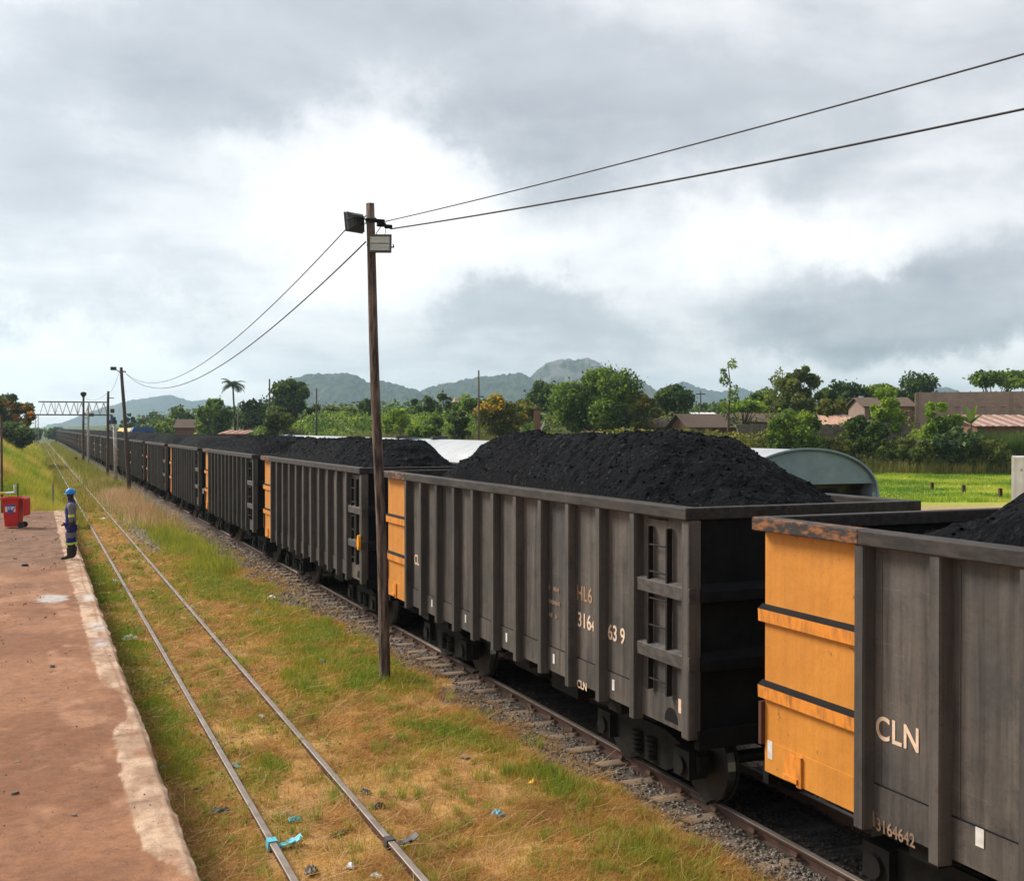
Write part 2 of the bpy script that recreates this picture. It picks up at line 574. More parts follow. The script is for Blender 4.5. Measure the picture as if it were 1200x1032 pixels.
def height(x, y):
    x, y = np.asarray(x, float), np.asarray(y, float)
    D = ST * x + CT * y
    h = np.zeros_like(x + y)
    h += sst(97, 126, D + 5 * (fbm(x * .03, y * .03, 3, 5) - .5)) * sst(15, 34, x) * 4.0
    h += sst(140, 300, D) * sst(20, 60, x) * 2.0
    bank = np.clip((.95 - x) * .64, 0, 3.6) * sst(50.2, 62, y)
    h += bank + sst(0.9, -3, x) * sst(50, 58, y) * .5 * (fbm(x * .4, y * .4, 3, 9) - .3)
    # ballast shoulders of the two running lines
    for c in (MAIN_C, THIRD_C):
        h += .03 * (1 - sst(1.0, 2.1, np.abs(x - c)))
    h -= .11 * sst(5.5, 6.3, x) * (1 - sst(14, 15, x))
    near = (np.abs(x) < 30) & (y < 120)
    h += np.where(near, .05 * (fbm(x * .9, y * .9, 4, 3) - .5), 0)
    return h


GREENS = [(5.1, 21.5, 1.1, 3.2), (5.2, 27.4, .8, 3.5), (5.1, 18.0, .9, 1.4), (4.2, 30, .8, 4), (1.65, 22, .35, 7),
          (1.6, 33, .4, 6), (5.45, 9.7, .45, .9), (2.7, 26, .4, 4), (4.6, 41, .6, 5), (3.9, 17.5, .3, 1.2),
          (5.3, 13.3, .4, 1.2), (4.9, 14.6, .5, .7), (2.55, 13.5, .25, .9), (1.7, 16, .25, 2), (5.6, 11.6, .3, .6)]


def green_at(x, y):
    g = 0
    for cx, cy, sx, sy in GREENS:
        g = g + np.exp(-((x - cx) / sx) ** 2 - ((y - cy) / sy) ** 2)
    n = fbm(x * .7, y * .5, 5, 21)
    far = sst(24, 42, y) * .32
    n3 = fbm(x * 2.6 + 7, y * 2.2, 4, 23)
    return np.clip(g * .85 * (.35 + 1.3 * n3) + far + (n - .5) * 1.2 + (n3 - .5) * .9 - .02, 0, 1)


def ballast_at(x, y):
    edge = 6.12 - .75 * sst(12, 32, y) + (fbm(x * 1.5, y * .8, 4, 31) - .5) * 1.5
    b = sst(-.15, .2, x - edge) * (1 - sst(14.2, 15, x))
    # gravel beside the siding further along
    gx = 3.75 + .25 * (fbm(y * .2, y * 0, 2, 3) - .5)
    b2 = np.exp(-((x - gx) / .35) ** 2) * sst(36, 44, y) * (1 - sst(95, 130, y)) * .9
    return np.clip(np.maximum(b, b2), 0, 1)


STRAW = np.array((.56, .33, .12))
STRAW2 = np.array((.38, .20, .072))
EARTH = np.array((.43, .225, .11))
TURF = np.array((.20, .20, .028))
GRAV = np.array((.165, .135, .115))
LAWN = np.array((.27, .36, .028))


def mix3(a, b, f):
    f = np.asarray(f)[..., None]
    return a * (1 - f) + b * f


def ground_col(x, y):
    D = ST * x + CT * y
    n = fbm(x * 1.1, y * 1.1, 5, 41)
    n2 = fbm(x * 4, y * 4, 4, 43)
    c = mix3(STRAW, STRAW2, sst(.35, .65, n2))
    c = mix3(c, EARTH, sst(.52, .68, n) * .8)
    c = mix3(c, TURF, green_at(x, y) * .85)
    c = mix3(c, GRAV * (.6 + .8 * n2[..., None]), ballast_at(x, y))
    c = mix3(c, np.array((.022, .019, .017)), np.exp(-((x - MAIN_C - .25) / .95) ** 4) * .95)  # shade under the train painted into the four foot, with oil and coal dust
    vf = sst(60, 100, y) * sst(1.0, 1.4, x) * (1 - sst(5.4, 5.9, x)) * (1 - ballast_at(x, y))
    c = mix3(c, mix3(np.array((.15, .165, .028)), np.array((.28, .24, .06)), sst(.4, .6, n)), vf * .85)   # grassy tone beside the siding far along
    # bank on the left and verge beyond the platform
    lb = sst(1.3, .6, x) * sst(49, 52, y)
    c = mix3(c, mix3(np.array((.24, .25, .03)), np.array((.42, .33, .07)), sst(.4, .6, n)), lb)
    # land right of the lines
    r = sst(14.6, 15.6, x)
    lawn = mix3(LAWN, np.array((.36, .37, .05)), sst(.40, .62, fbm(x * .15, y * .15, 4, 50)))
    road = np.exp(-np.abs((D - 55.5 - .03 * (x - 40) + 3 * (fbm(x * .2, y * .2, 3, 51) - .5)) / 4.0) ** 4)
    tr2 = np.exp(-np.abs((D - 45) / 4.5) ** 4)
    vn = sst(.38, .62, fbm(x * .5, y * .5, 4, 52))
    lawn = mix3(lawn, mix3(np.array((.40, .26, .16)), np.array((.30, .24, .06)), vn * .55), road * .95)
    lawn = mix3(lawn, mix3(np.array((.30, .22, .05)), np.array((.36, .26, .12)), vn), tr2 * .8)
    lawn = mix3(lawn, np.array((.10, .13, .025)), sst(96, 104, D))
    c = mix3(c, lawn, r)
    c = mix3(c, np.array((.075, .10, .03)), sst(150, 400, D))
    return np.clip(c, .01, 1)


def grid(xs, ys, hf, cf, name, mat):
    X, Y = np.meshgrid(xs, ys)
    Zz = hf(X, Y)
    nx, ny = len(xs), len(ys)
    V = np.stack([X, Y, Zz], -1).reshape(-1, 3)
    i = np.arange((nx - 1) * (ny - 1))
    a = (i // (nx - 1)) * nx + i % (nx - 1)
    flat = np.stack([a, a + 1, a + nx + 1, a + nx], -1).ravel()
    C = cf(X, Y).reshape(-1, 3)
    return np_mesh(name, V, flat, np.full(len(i), 4), mat, C, smooth=True)


def graded(parts):
    out = [np.linspace(a, b, n, endpoint=False) for a, b, n in parts]
    return np.concatenate(out + [np.array([parts[-1][1]])])


gx = graded([(-2600, -200, 10), (-200, -20, 12), (-20, -4, 16), (-4, 1.2, 22), (1.2, 6.8, 64), (6.8, 16, 40), (16, 90, 60), (90, 300, 24), (300, 3400, 18)])
gy = graded([(-120, -2, 12), (-2, 7, 12), (7, 30, 200), (30, 70, 140), (70, 140, 100), (140, 400, 50), (400, 3600, 26)])
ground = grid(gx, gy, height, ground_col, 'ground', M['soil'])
tag(ground, kind='structure')


# --- platform of packed red earth with a pale concrete coping
def platform():
    def pcol(x, y):
        n = fbm(x * .8, y * .8, 5, 61)
        n2 = fbm(x * 5, y * 5, 4, 63)
        c = mix3(np.array((.335, .162, .088)), np.array((.24, .110, .058)), sst(.35, .65, n))
        c = mix3(c, np.array((.44, .235, .14)), sst(.55, .72, fbm(x * 2.1, y * 1.3, 5, 67)) * .7)
        c = mix3(c, np.array((.26, .13, .08)), sst(.52, .75, n2) * .6)
        mud = sst(24, 33, y + 9 * (fbm(x * .5, y * .35, 4, 66) - .5))
        c = mix3(c, mix3(np.array((.16, .088, .058)), np.array((.25, .14, .09)), sst(.4, .6, n2)), mud * .9)
        st = np.exp(-((x - .32) / .33) ** 2 - ((y - 24.2) / .8) ** 2)
        c = mix3(c, np.array((.48, .43, .40)), sst(.35, .7, st + .5 * (n2 - .5)))
        edge = .77 + .08 * (fbm(x * 0 + .5, y * 1.3, 4, 71) - .5) - .07 * sst(20, 30, y)
        spill = sst(13.2, 14.0, y) * (1 - sst(15.2, 15.9, y)) * .22 + sst(9.6, 8.6, y) * .3
        k = sst(0, .03, x - edge - spill - .09 * (fbm(x * 8, y * 6, 5, 72) - .5))
        k = k * (1 - .6 * sst(.52, .66, fbm(x * 4, y * 2.2, 4, 73)))
        cop = mix3(np.array((.58, .40, .28)), np.array((.40, .255, .17)), sst(.38, .62, fbm(x * 4, y * 3, 6, 74)))
        crk = np.exp(-((x - 1.0 - .03 * np.sin(y * .9)) / .018) ** 2) * sst(14, 16, y)
        cop = mix3(cop, np.array((.28, .16, .11)), crk * .7)
        jt = np.abs(((y + .1 * np.sin(x * 9)) % 2.4) - 1.2)
        cop = mix3(cop, np.array((.2, .12, .085)), np.exp(-(jt / .03) ** 2) * .6)
        for px, py in ((1.0, 24.0), (1.0, 20.5), (.95, 19.0)):
            cop = mix3(cop, np.array((.62, .58, .56)), np.exp(-((x - px) / .12) ** 2 - ((y - py) / .4) ** 2))
        return np.clip(mix3(c, cop, k), .01, 1)
    def ph(x, y):
        h = PLAT_Z + .04 * (fbm(x * .8, y * .8, 4, 61) - .5) + .022 * (fbm(x * 5, y * 5, 4, 62) - .5)
        lip = sst(.75, .85, x)
        h = h * (1 - lip) + (PLAT_Z + .006 + .012 * (fbm(x * 5, y * 5, 3, 77) - .5) + .045 * sst(13, 9, y) * (fbm(x * 7, y * 11, 4, 81) - .5)) * lip
        return h - .05 * sst(1.08, 1.15, x) * (.4 + fbm(x * 3, y * 2.5, 3, 78))
    xs = graded([(-9, -3, 14), (-3, .5, 50), (.5, PLAT_X, 36)])
    ys = graded([(-8, 6, 12), (6, 30, 260), (30, PLAT_Y, 90)])
    X, Y = np.meshgrid(xs, ys)
    # ragged outer edge of the coping
    X = X + np.where(X > 1.1, .022 * (fbm(X * 0, Y * 2.6, 5, 79) - .5) * 2 - .02 * sst(.75, .9, vnoise(X * 0, Y * 2.1, 80)), 0)
    Zz = ph(X, Y)
    nx, ny = len(xs), len(ys)
    top = np.stack([X, Y, Zz], -1).reshape(-1, 3)
    bot = top.copy()
    bot[:, 2] = -.2
    V = np.concatenate([top, bot])
    i = np.arange((nx - 1) * (ny - 1))
    a = (i // (nx - 1)) * nx + i % (nx - 1)
    q = [np.stack([a, a + 1, a + nx + 1, a + nx], -1)]
    n0 = nx * ny
    r = np.arange(ny - 1)
    e = r * nx + nx - 1
    q.append(np.stack([e, e + n0, e + nx + n0, e + nx], -1))
    e = r * nx
    q.append(np.stack([e + nx, e + nx + n0, e + n0, e], -1))
    r = np.arange(nx - 1)
    q.append(np.stack([r, r + n0, r + 1 + n0, r + 1], -1))
    e = (ny - 1) * nx + r
    q.append(np.stack([e + 1, e + 1 + n0, e + n0, e], -1))
    q = np.concatenate(q)
    C = pcol(X, Y).reshape(-1, 3)
    C = np.concatenate([C, C * 0 + np.array((.3, .2, .14))])
    o = np_mesh('platform', V, q.ravel(), np.full(len(q), 4), M['platform'], C, smooth=True)
    tag(o, kind='structure')


M['platform'] = col_mat('red_earth', 9.0, .5, .95, .8, .02)
platform()

# ------------------------------------------------------------------ hills
def hill(name, D0, depth, prof, label_seed, colr, rocky=None):
    """a ridge at distance D0 whose crest follows prof (picture column, picture row), with real depth"""
    px = np.array([p[0] for p in prof], float)
    py = np.array([p[1] for p in prof], float)
    us = np.linspace(px[0], px[-1], 190)
    top = np.interp(us, px, py)
    vs = np.linspace(-1, 1, 70)
    U, Vv = np.meshgrid(us, vs)
    D = D0 + Vv * depth
    H = (501 - np.interp(U, px, py)) / F * D0 + CAMZ
    rough = fbm(U * .05, Vv * 4, 5, label_seed) - .5
    spur = fbm(U * .03 + Vv * 1.5, Vv * 2, 4, label_seed + 5) - .5
    fall = np.clip(1 - np.abs(Vv + .25 * spur * (1 - np.abs(Vv))) ** 1.35, 0, 1)
    Zz = H * fall + (26 * rough * fall ** .5 * np.clip(1.15 - fall, .15, 1) + 10 * (fbm(U * .35, Vv * 26, 4, label_seed + 2) - .5) * fall ** .5) * (D0 / 2200) - 3
    lat = (U - 600) / F * D0
    X = lat * CT + D * ST
    Y = -lat * ST + D * CT
    nx, ny = len(us), len(vs)
    V = np.stack([X, Y, Zz], -1).reshape(-1, 3)
    i = np.arange((nx - 1) * (ny - 1))
    a = (i // (nx - 1)) * nx + i % (nx - 1)
    n = fbm(U * .25, Vv * 22, 5, label_seed + 9)
    C = mix3(np.array(colr) * 1.3, np.array(colr) * .35, sst(.38, .62, n))
    if rocky:
        rk = sst(.45, .6, fbm(U * .08, Vv * 9, 4, label_seed + 3)) * np.exp(-((U - rocky) / 60) ** 2) * sst(.35, .6, fall)
        C = mix3(C, np.array((.30, .27, .25)), rk)
    o = np_mesh(name, V, np.stack([a, a + 1, a + nx + 1, a + nx], -1).ravel(), np.full(len(i), 4), M['mountain'], C.reshape(-1, 3), smooth=True)
    tag(o, kind='structure')


hill('hills', 1900, 260, [(300, 503), (330, 455), (345, 440), (362, 437), (385, 436), (402, 434), (415, 437), (432, 447), (448, 444), (470, 450), (490, 455), (500, 463), (530, 480), (560, 503)], 11, (.060, .085, .030))
hill('hills', 2050, 300, [(440, 505), (470, 470), (500, 452), (530, 446), (560, 439), (590, 437), (612, 435), (622, 440), (640, 452), (690, 480), (720, 505)], 23, (.060, .085, .030))
hill('hills', 2250, 330, [(560, 505), (600, 462), (625, 436), (640, 424), (655, 419), (675, 420), (690, 418), (700, 423), (715, 430), (735, 438), (752, 446), (775, 462), (800, 480), (830, 505)], 37, (.075, .095, .040), 690)
hill('hills', 3100, 250, [(60, 505), (110, 480), (150, 470), (185, 463), (200, 461), (225, 470), (245, 467), (262, 474), (300, 478), (340, 470), (400, 505)], 51, (.05, .07, .04))
hill('hills', 3200, 250, [(720, 505), (760, 460), (780, 452), (800, 446), (815, 452), (845, 458), (870, 452), (900, 468), (960, 470), (1040, 460), (1110, 452), (1160, 470), (1260, 505)], 63, (.05, .07, .04))

# ------------------------------------------------------------------ tracks
def rail(parent, x, ztop, y0, y1, mats, buried=0.0):
    h, w, f = .15, .036, .065
    prof = [(-f, ztop - h), (f, ztop - h), (f, ztop - h + .02), (.010, ztop - h + .04), (.010, ztop - .045), (w, ztop - .032),
            (w, ztop - .006), (w - .008, ztop), (-w + .008, ztop), (-w, ztop - .006), (-w, ztop - .032), (-.010, ztop - .045), (-.010, ztop - h + .04), (-f, ztop - h + .02)]
    b = MB()
    n = len(prof)
    ys = list(np.concatenate([np.arange(y0, 60, 3.0), np.arange(60, y1, 40.0), [y1]]))
    for i in range(len(ys) - 1):
        a, c = ys[i], ys[i + 1]
        for k in range(n):
            p, q = prof[k], prof[(k + 1) % n]
            b.mi = 1 if k in (6, 7, 8) else 0
            b.add([(p[0], a, p[1]), (q[0], a, q[1]), (q[0], c, q[1]), (p[0], c, p[1])], [(0, 1, 2, 3)])
    b.mi = 0
    b.add([(p[0], y0, p[1]) for p in prof], [tuple(range(n))])
    o = b.build('rail', mats, parent)
    o.location.x = x
    return o


RAILS = {}
for nm, cx, zt, lab, mats in (('railway_track', SID_C, .10, 'dull worn siding track half buried in dry grass beside the platform', [M['rail_rust'], M['rail_dull']]),
                              ('railway_track', MAIN_C, .05, 'rusty main line track on stones under the coal train', [M['rail_rust'], M['rail_dull']]),
                              ('railway_track', THIRD_C, .05, 'far track under the grey round roofed wagons behind the coal train', [M['rail_rust'], M['rail_dull']])):
    t = empty(nm, (cx, 0, 0))
    tag(t, lab, 'railway track', 'parallel railway tracks')
    for s in (-.5335, .5335):
        rail(t, s, zt, -6.0, 470.0, mats)
    RAILS[cx] = t
# sleepers of the main line show near the camera
sl = MB()
xs_ = [-1.03, -.95, -.75, -.60, -.46, -.2, .2, .46, .60, .75, .95, 1.03]
pr_ = [(-.125, -.12), (.125, -.12), (.115, .03), (.09, .045), (-.09, .045), (-.115, .03)]
V_, F_, Z_, C_ = [], [], [], []
for q, xx in enumerate(xs_):
    for yy, zz in pr_:
        V_.append((xx + random.uniform(-.004, .004), yy, zz))
        C_.append(np.array((.25, .18, .13)) if abs(xx) > .58 else np.array((.035, .029, .026)))  # middle coloured dark for the shade below the wagons, plus oil
for q in range(len(xs_) - 1):
    for k in range(6):
        F_ += [q * 6 + k, q * 6 + (k + 1) % 6, q * 6 + 6 + (k + 1) % 6, q * 6 + 6 + k]
        Z_.append(4)
for q in (0, len(xs_) - 1):
    F_ += [q * 6 + k for k in range(6)]
    Z_.append(6)
M['sleeper'] = col_mat('concrete_sleeper', 7.0, .4, .95, .6, .01)
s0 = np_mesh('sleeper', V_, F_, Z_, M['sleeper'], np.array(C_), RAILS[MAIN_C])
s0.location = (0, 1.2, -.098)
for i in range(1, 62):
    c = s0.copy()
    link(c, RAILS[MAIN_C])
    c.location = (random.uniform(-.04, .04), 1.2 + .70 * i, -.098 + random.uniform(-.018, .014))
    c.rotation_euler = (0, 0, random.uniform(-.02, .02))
# rail clips seen along the near rail
clip = MB()
clip.prism([(-.11, 0), (-.05, 0), (-.05, .03), (-.075, .04), (-.082, .055), (-.098, .055), (-.102, .03), (-.11, .02)], 'y', -.05, .05)
k0 = clip.build('rail_clip', M['rail_rust'], RAILS[MAIN_C])
k0.location = (-.5335, 1.2, -.02)
for i in range(1, 46):
    c = k0.copy()
    link(c, RAILS[MAIN_C])
    c.location = (-.5335, 1.2 + .70 * i, -.02)

# ------------------------------------------------------------------ coal wagons
WL = 10.45            # body length
PITCH = 11.72
RT = .05              # rail head of the main line
XP, XO = 1.36, 1.465  # side sheet and outside of the posts
ZB, ZT = 1.01, 3.16    # body bottom, top (above rail)
HY = WL / 2
POSTS = [HY - 1.37 - .80 * i for i in range(11)]
STRAPS = (2.42, 1.74)


def text_mesh(s, size, mat, parent, y, z, x=-XP - .004, spacing=1.0, wide=1.0):
    cu = bpy.data.curves.new('lettering', 'FONT')
    cu.body = s
    cu.size = size * 1.4
    cu.align_x = 'CENTER'
    cu.align_y = 'CENTER'
    cu.space_character = spacing
    cu.extrude = .0015
    cu.offset = size * .022
    tmp = bpy.data.objects.new('lettering_curve', cu)
    col.objects.link(tmp)
    dg = bpy.context.evaluated_depsgraph_get()
    me = bpy.data.meshes.new_from_object(tmp.evaluated_get(dg))
    col.objects.unlink(tmp)
    bpy.data.objects.remove(tmp)
    me.materials.clear()
    me.materials.append(mat)
    o = link(bpy.data.objects.new('lettering', me), parent)
    o.matrix_local = Matrix(((0, 0, -1, x), (-wide, 0, 0, y), (0, 1, 0, z), (0, 0, 0, 1)))
    return o


def wagon_parts(root, mats=M):
    """every part of the open coal wagon, as a mesh of its own; near end is -y"""
    body = MB()
    th = .03
    for s in (-1, 1):
        body.mi = 0
        xo, xi = s * XP, s * (XP - th)
        # sheet: orange bay at the far end on the platform side (and diagonally opposite)
        ya = POSTS[0] if s < 0 else HY
        body.box(min(xo, xi), max(xo, xi), -HY + .02, POSTS[0] if s < 0 else HY - .02, ZB, ZT)
        # side sill seam: slightly proud lower strip
        body.box(min(xo, xo + s * .012), max(xo, xo + s * .012), -HY + .03, POSTS[0] - .05, ZB, ZB + .30)
        for i in range(10):      # pressed creases beside the posts
            for yy in (POSTS[i] - .135, POSTS[i + 1] + .125):
                body.box(min(xo, xo + s * .005), max(xo, xo + s * .005), yy - .007, yy + .007, ZB + .31, ZT - .05)
            body.mi = 1
            body.box(min(xo, xo + s * .0125), max(xo, xo + s * .0125), POSTS[i + 1] + .07, POSTS[i] - .07, ZB + .301, ZB + .309)
            body.mi = 0
    body.mi = 1
    body.box(-XP + th, XP - th, -HY + .02, HY - .02, ZB - .02, ZB + .05)
    for s in (-1, 1):
        y = s * (HY - .05)
        body.box(-XP + th + .001, XP - th - .001, y - .02, y + .02, ZB + .05, ZT)
        for zc in STRAPS:      # end ribs
            body.prism([(s * (HY - .03), zc - .10), (s * (HY + .07), zc - .07), (s * (HY + .07), zc + .03), (s * (HY - .03), zc + .10)], 'x', -XP + .05, XP - .05)
        body.box(-XP + .02, XP - .02, min(s * (HY - .03), s * (HY + .05)), max(s * (HY - .03), s * (HY + .05)), ZB - .12, ZB + .06)
    # dark lining on the inner faces
    for s in (-1, 1):
        xi = s * (XP - th)
        body.box(min(xi, xi - s * .006), max(xi, xi - s * .006), -HY + .08, HY - .08, ZB + .05, ZT)
    body.build('body', [M['grey_paint'], M['dusty_black']], root)
    # orange end panel
    p = MB()
    p.box(-XP - .004, -XP + th, POSTS[0], HY - .01, ZB + .004, ZT)
    p.prism([(-XP - .012, POSTS[0] + .05), (-XP - .004, POSTS[0] + .05), (-XP - .004, HY - .03), (-XP - .012, HY - .03)], 'z', ZB + .004, ZB + .28)
    panel = p.build('orange_end_panel', M['orange_paint'], root)
    for zc in STRAPS:
        b = MB()
        b.mi = 0
        y0, y1 = POSTS[0] + .05, HY + .03
        b.prism([(-XP - .004, zc - .085), (-XP - .050, zc - .070), (-XP - .055, zc + .040), (-XP - .004, zc + .050)], 'y', y0, y1)
        b.mi = 1
        b.prism([(-XP - .004, zc + .050), (-XP - .055, zc + .040), (-XP - .052, zc + .046), (-XP - .004, zc + .082)], 'y', y0, y1)
        b.build('strap', [M['strap_orange'], M['dusty_black']], panel)
    b = MB()           # jacking bracket at the foot of the panel
    b.prism([(HY - .42 + .10 * math.cos(a), ZB + .15 + .10 * math.sin(a)) for a in np.linspace(0, 2 * math.pi, 17)[:-1]], 'x', -XP - .03, -XP - .012)
    b.box(-XP - .05, -XP - .012, HY - .52, HY - .32, ZB + .03, ZB + .07)
    b.box(-XP - .035, -XP - .012, HY - .56, HY - .50, ZB + .0, ZB + .26)
    b.build('jacking_bracket', M['strap_orange'], panel)
    b = MB()
    b.box(-XP - .045, -XP + .02, HY - .008, HY + .03, ZB + .24, ZB + .62)
    b.build('end_latch', M['rust_red'], panel)
    # posts
    for s in (-1, 1):
        q = MB()
        q.prism([(s * XP, -.065), (s * (XO - .012), -.052), (s * XO, -.045), (s * XO, .045), (s * (XO - .012), .052), (s * XP, .065)], 'z', ZB - .05, ZT - .002)
        q.box(min(s * XO, s * (XO + .006)), max(s * XO, s * (XO + .006)), -.046, .046, ZB - .05, ZT - .004)
        first = None
        for y in POSTS:
            if first is None:
                first = o = q.build('side_post', M['post_paint'], root)
            else:
                o = first.copy()
                link(o, root)
            o.location.y = y
    # corner posts
    q = MB()
    q.box(-.075, .075, -.07, .07, ZB - .03, ZT - .003)
    first = None
    for sx in (-1, 1):
        for sy in (-1, 1):
            if sx < 0 and sy > 0:
                continue
            if first is None:
                first = o = q.build('corner_post', M['grey_paint'], root, bevel=.02)
            else:
                o = first.copy()
                link(o, root)
            o.location = (sx * (XP + .01), sy * (HY - .05), 0)
    # grey straps and ladder of the near bay
    for zc in STRAPS:
        b = MB()
        y0, y1 = -HY - .03, POSTS[-1] - .06
        b.prism([(-XP - .002, zc - .085), (-XP - .080, zc - .075), (-XP - .085, zc + .060), (-XP - .002, zc + .085)], 'y', y0, y1)
        b.build('strap', M['strap'], root, bevel=.006)
    b = MB()
    for y in (-HY + .42, -HY + .80):
        b.box(-XP - .075, -XP - .014, y - .016, y + .016, ZB + .32, ZT - .12)
    for i in range(7):
        z = ZB + .44 + i * .28
        b.tube([(-XP - .06, -HY + .42, z), (-XP - .06, -HY + .80, z)], .011, 6)
    b.build('ladder', M['iron'], root)
    # jacking hole and small marks at the foot of the near corner
    b = MB()
    b.prism([(-HY + .42 + .13 * math.cos(a), ZB + .05 + .15 * math.sin(a)) for a in np.linspace(0, math.pi, 13)], 'x', -XP - .016, -XP - .0135)
    b.prism([(-HY + .16 + .03 * math.cos(a), ZB + .08 + .03 * math.sin(a)) for a in np.linspace(0, 2 * math.pi, 11)[:-1]], 'x', -XP - .016, -XP - .0135)
    b.build('lifting_hole', M['dusty_black'], root)
    # rim
    r = MB()
    r.mi = 0
    ro, ri = XO + .02, XP - .05
    r.box(-ro, -ri, -HY - .03, POSTS[0], ZT, ZT + .12)
    r.box(ri, ro, -HY - .03, HY + .03, ZT, ZT + .12)
    r.box(-ri, ri, -HY - .03, -HY + .10, ZT, ZT + .12)
    r.box(-ri, ri, HY - .10, HY + .03, ZT, ZT + .12)
    r.mi = 1
    r.box(-ro, -ri, POSTS[0] + .001, HY + .03, ZT, ZT + .12)
    r.build('top_rim', [M['rim_paint'], M['rim_orange']], root, bevel=.012)
    # underframe
    u = MB()
    u.box(-.22, .22, -HY + .1, HY - .1, ZB - .30, ZB - .03)
    for y in (-HY + 1.85, HY - 1.85):
        u.box(-XP + .1, XP - .1, y - .15, y + .15, ZB - .18, ZB - .025)
    for y in (-2.2, -1.0, 1.0, 2.2):
        u.box(-XP + .06, XP - .06, y - .05, y + .05, ZB - .14, ZB - .025)
    u.cyl((-.7, .1, ZB - .32), 'y', .17, .9, 14)
    u.box(-.9, -.5, -1.7, -.9, ZB - .45, ZB - .1)
    u.build('underframe', M['iron'], root)
    # coupler
    for s in (-1, 1):
        b = MB()
        b.box(-.10, .10, min(s * (HY - .1), s * (HY + .36)), max(s * (HY - .1), s * (HY + .36)), .72, .92)
        b.prism([(-.17, s * (HY + .30)), (.17, s * (HY + .30)), (.15, s * (HY + .50)), (.02, s * (HY + .46)), (-.10, s * (HY + .52))][::1], 'z', .68, .96)
        b.tube([(-.35, s * (HY + .05), .85), (-.40, s * (HY + .25), .55), (-.30, s * (HY + .45), .50)], .025, 7)
        b.build('coupler', M['iron'], root)
    # bogies
    for yb in (-HY + 1.85, HY - 1.85):
        f = MB()
        for s in (-1, 1):
            x0, x1 = s * .72, s * .84
            a, c = min(x0, x1), max(x0, x1)
            f.prism([(-1.12, .36), (-.74, .36), (-.42, .22), (.42, .22), (.74, .36), (1.12, .36), (1.12, .56), (.78, .60), (.40, .68), (-.40, .68), (-.78, .60), (-1.12, .56)], 'x', a, c)
            for y in (-.9, .9):
                f.box(min(s * .70, s * .93), max(s * .70, s * .93), y - .16, y + .16, .30, .60)
                f.cyl((s * .93, y, .43), 'x', .10, .08, 12)
            for y in (-.16, .16):
                for k in range(5):
                    f.cyl((s * .86, y, .30 + k * .055), 'z', .075, .035, 12)
        f.box(-.8, .8, -.16, .16, .40, .70)
        f.tube([(-.86, -1.45, .2), (-.95, -1.45, .18), (-.95, -1.15, .18)], .02, 6)
        bo = f.build('bogie', M['iron'], root)
        bo.location.y = yb
        for y in (-.9, .9):
            w = MB()
            for s in (-1, 1):
                w.mi = 0
                w.cyl((s * .555, 0, 0), 'x', .43, .12, 28)
                w.cyl((s * .62, 0, 0), 'x', .13, .06, 14)
                w.cyl((s * .4935, 0, 0), 'x', .455, .024, 28)
                w.mi = 1
                w.tube([(s * .520, 0, 0), (s * .616, 0, 0)], .4325, 28, cap=False)
            w.mi = 0
            w.cyl((0, 0, 0), 'x', .07, 1.2, 12)
            wo = w.build('wheelset', [M['wheel'], M['tread']], bo, smooth=False)
            wo.location = (0, y, .43)


def copy_tree(o, parent=None):
    c = o.copy()
    link(c, parent)
    for ch in list(o.children):
        copy_tree(ch, c)
    return c


def far_wagon_mesh(paint):
    b = MB()
    b.mi = 0
    b.box(-XP, XP, -HY, HY, ZB, ZT - .7)
    for s in (-1, 1):
        b.box(min(s * XP, s * (XP - .04)), max(s * XP, s * (XP - .04)), -HY, HY, ZT - .7, ZT)
        b.box(-XP + .04, XP - .04, min(s * HY, s * (HY - .04)), max(s * HY, s * (HY - .04)), ZT - .7, ZT)
        for y in POSTS:
            b.box(min(s * XP, s * XO), max(s * XP, s * XO), y - .05, y + .05, ZB - .05, ZT)
    b.mi = 1
    b.box(-XP - .006, -XP, POSTS[0], HY, ZB, ZT)
    for zc in STRAPS:
        b.box(-XP - .10, -XP - .006, POSTS[0] + .05, HY + .03, zc - .1, zc + .05)
    b.mi = 2
    for zc in STRAPS:
        b.box(-XP - .11, -XP, -HY - .03, POSTS[-1] - .06, zc - .1, zc + .05)
    for a in ((-XO - .02, -XP + .05, -HY - .03, HY + .03), (XP - .05, XO + .02, -HY - .03, HY + .03), (-XP + .05, XP - .05, -HY - .03, -HY + .1), (-XP + .05, XP - .05, HY - .1, HY + .03)):
        b.box(*a, ZT, ZT + .12)
    b.mi = 3
    b.box(-.22, .22, -HY - .45, HY + .45, ZB - .3, ZB - .01)
    for yb in (-HY + 1.85, HY - 1.85):
        for s in (-1, 1):
            b.box(min(s * .72, s * .84), max(s * .72, s * .84), yb - 1.1, yb + 1.1, .3, .62)
            for y in (-.9, .9):
                b.cyl((s * .56, yb + y, .43), 'x', .43, .12, 14)
    o = b.build('coal_wagon', [paint, M['orange_paint'] if paint is M['grey_paint'] else M['rust_red'], M['strap'], M['iron']])
    return o


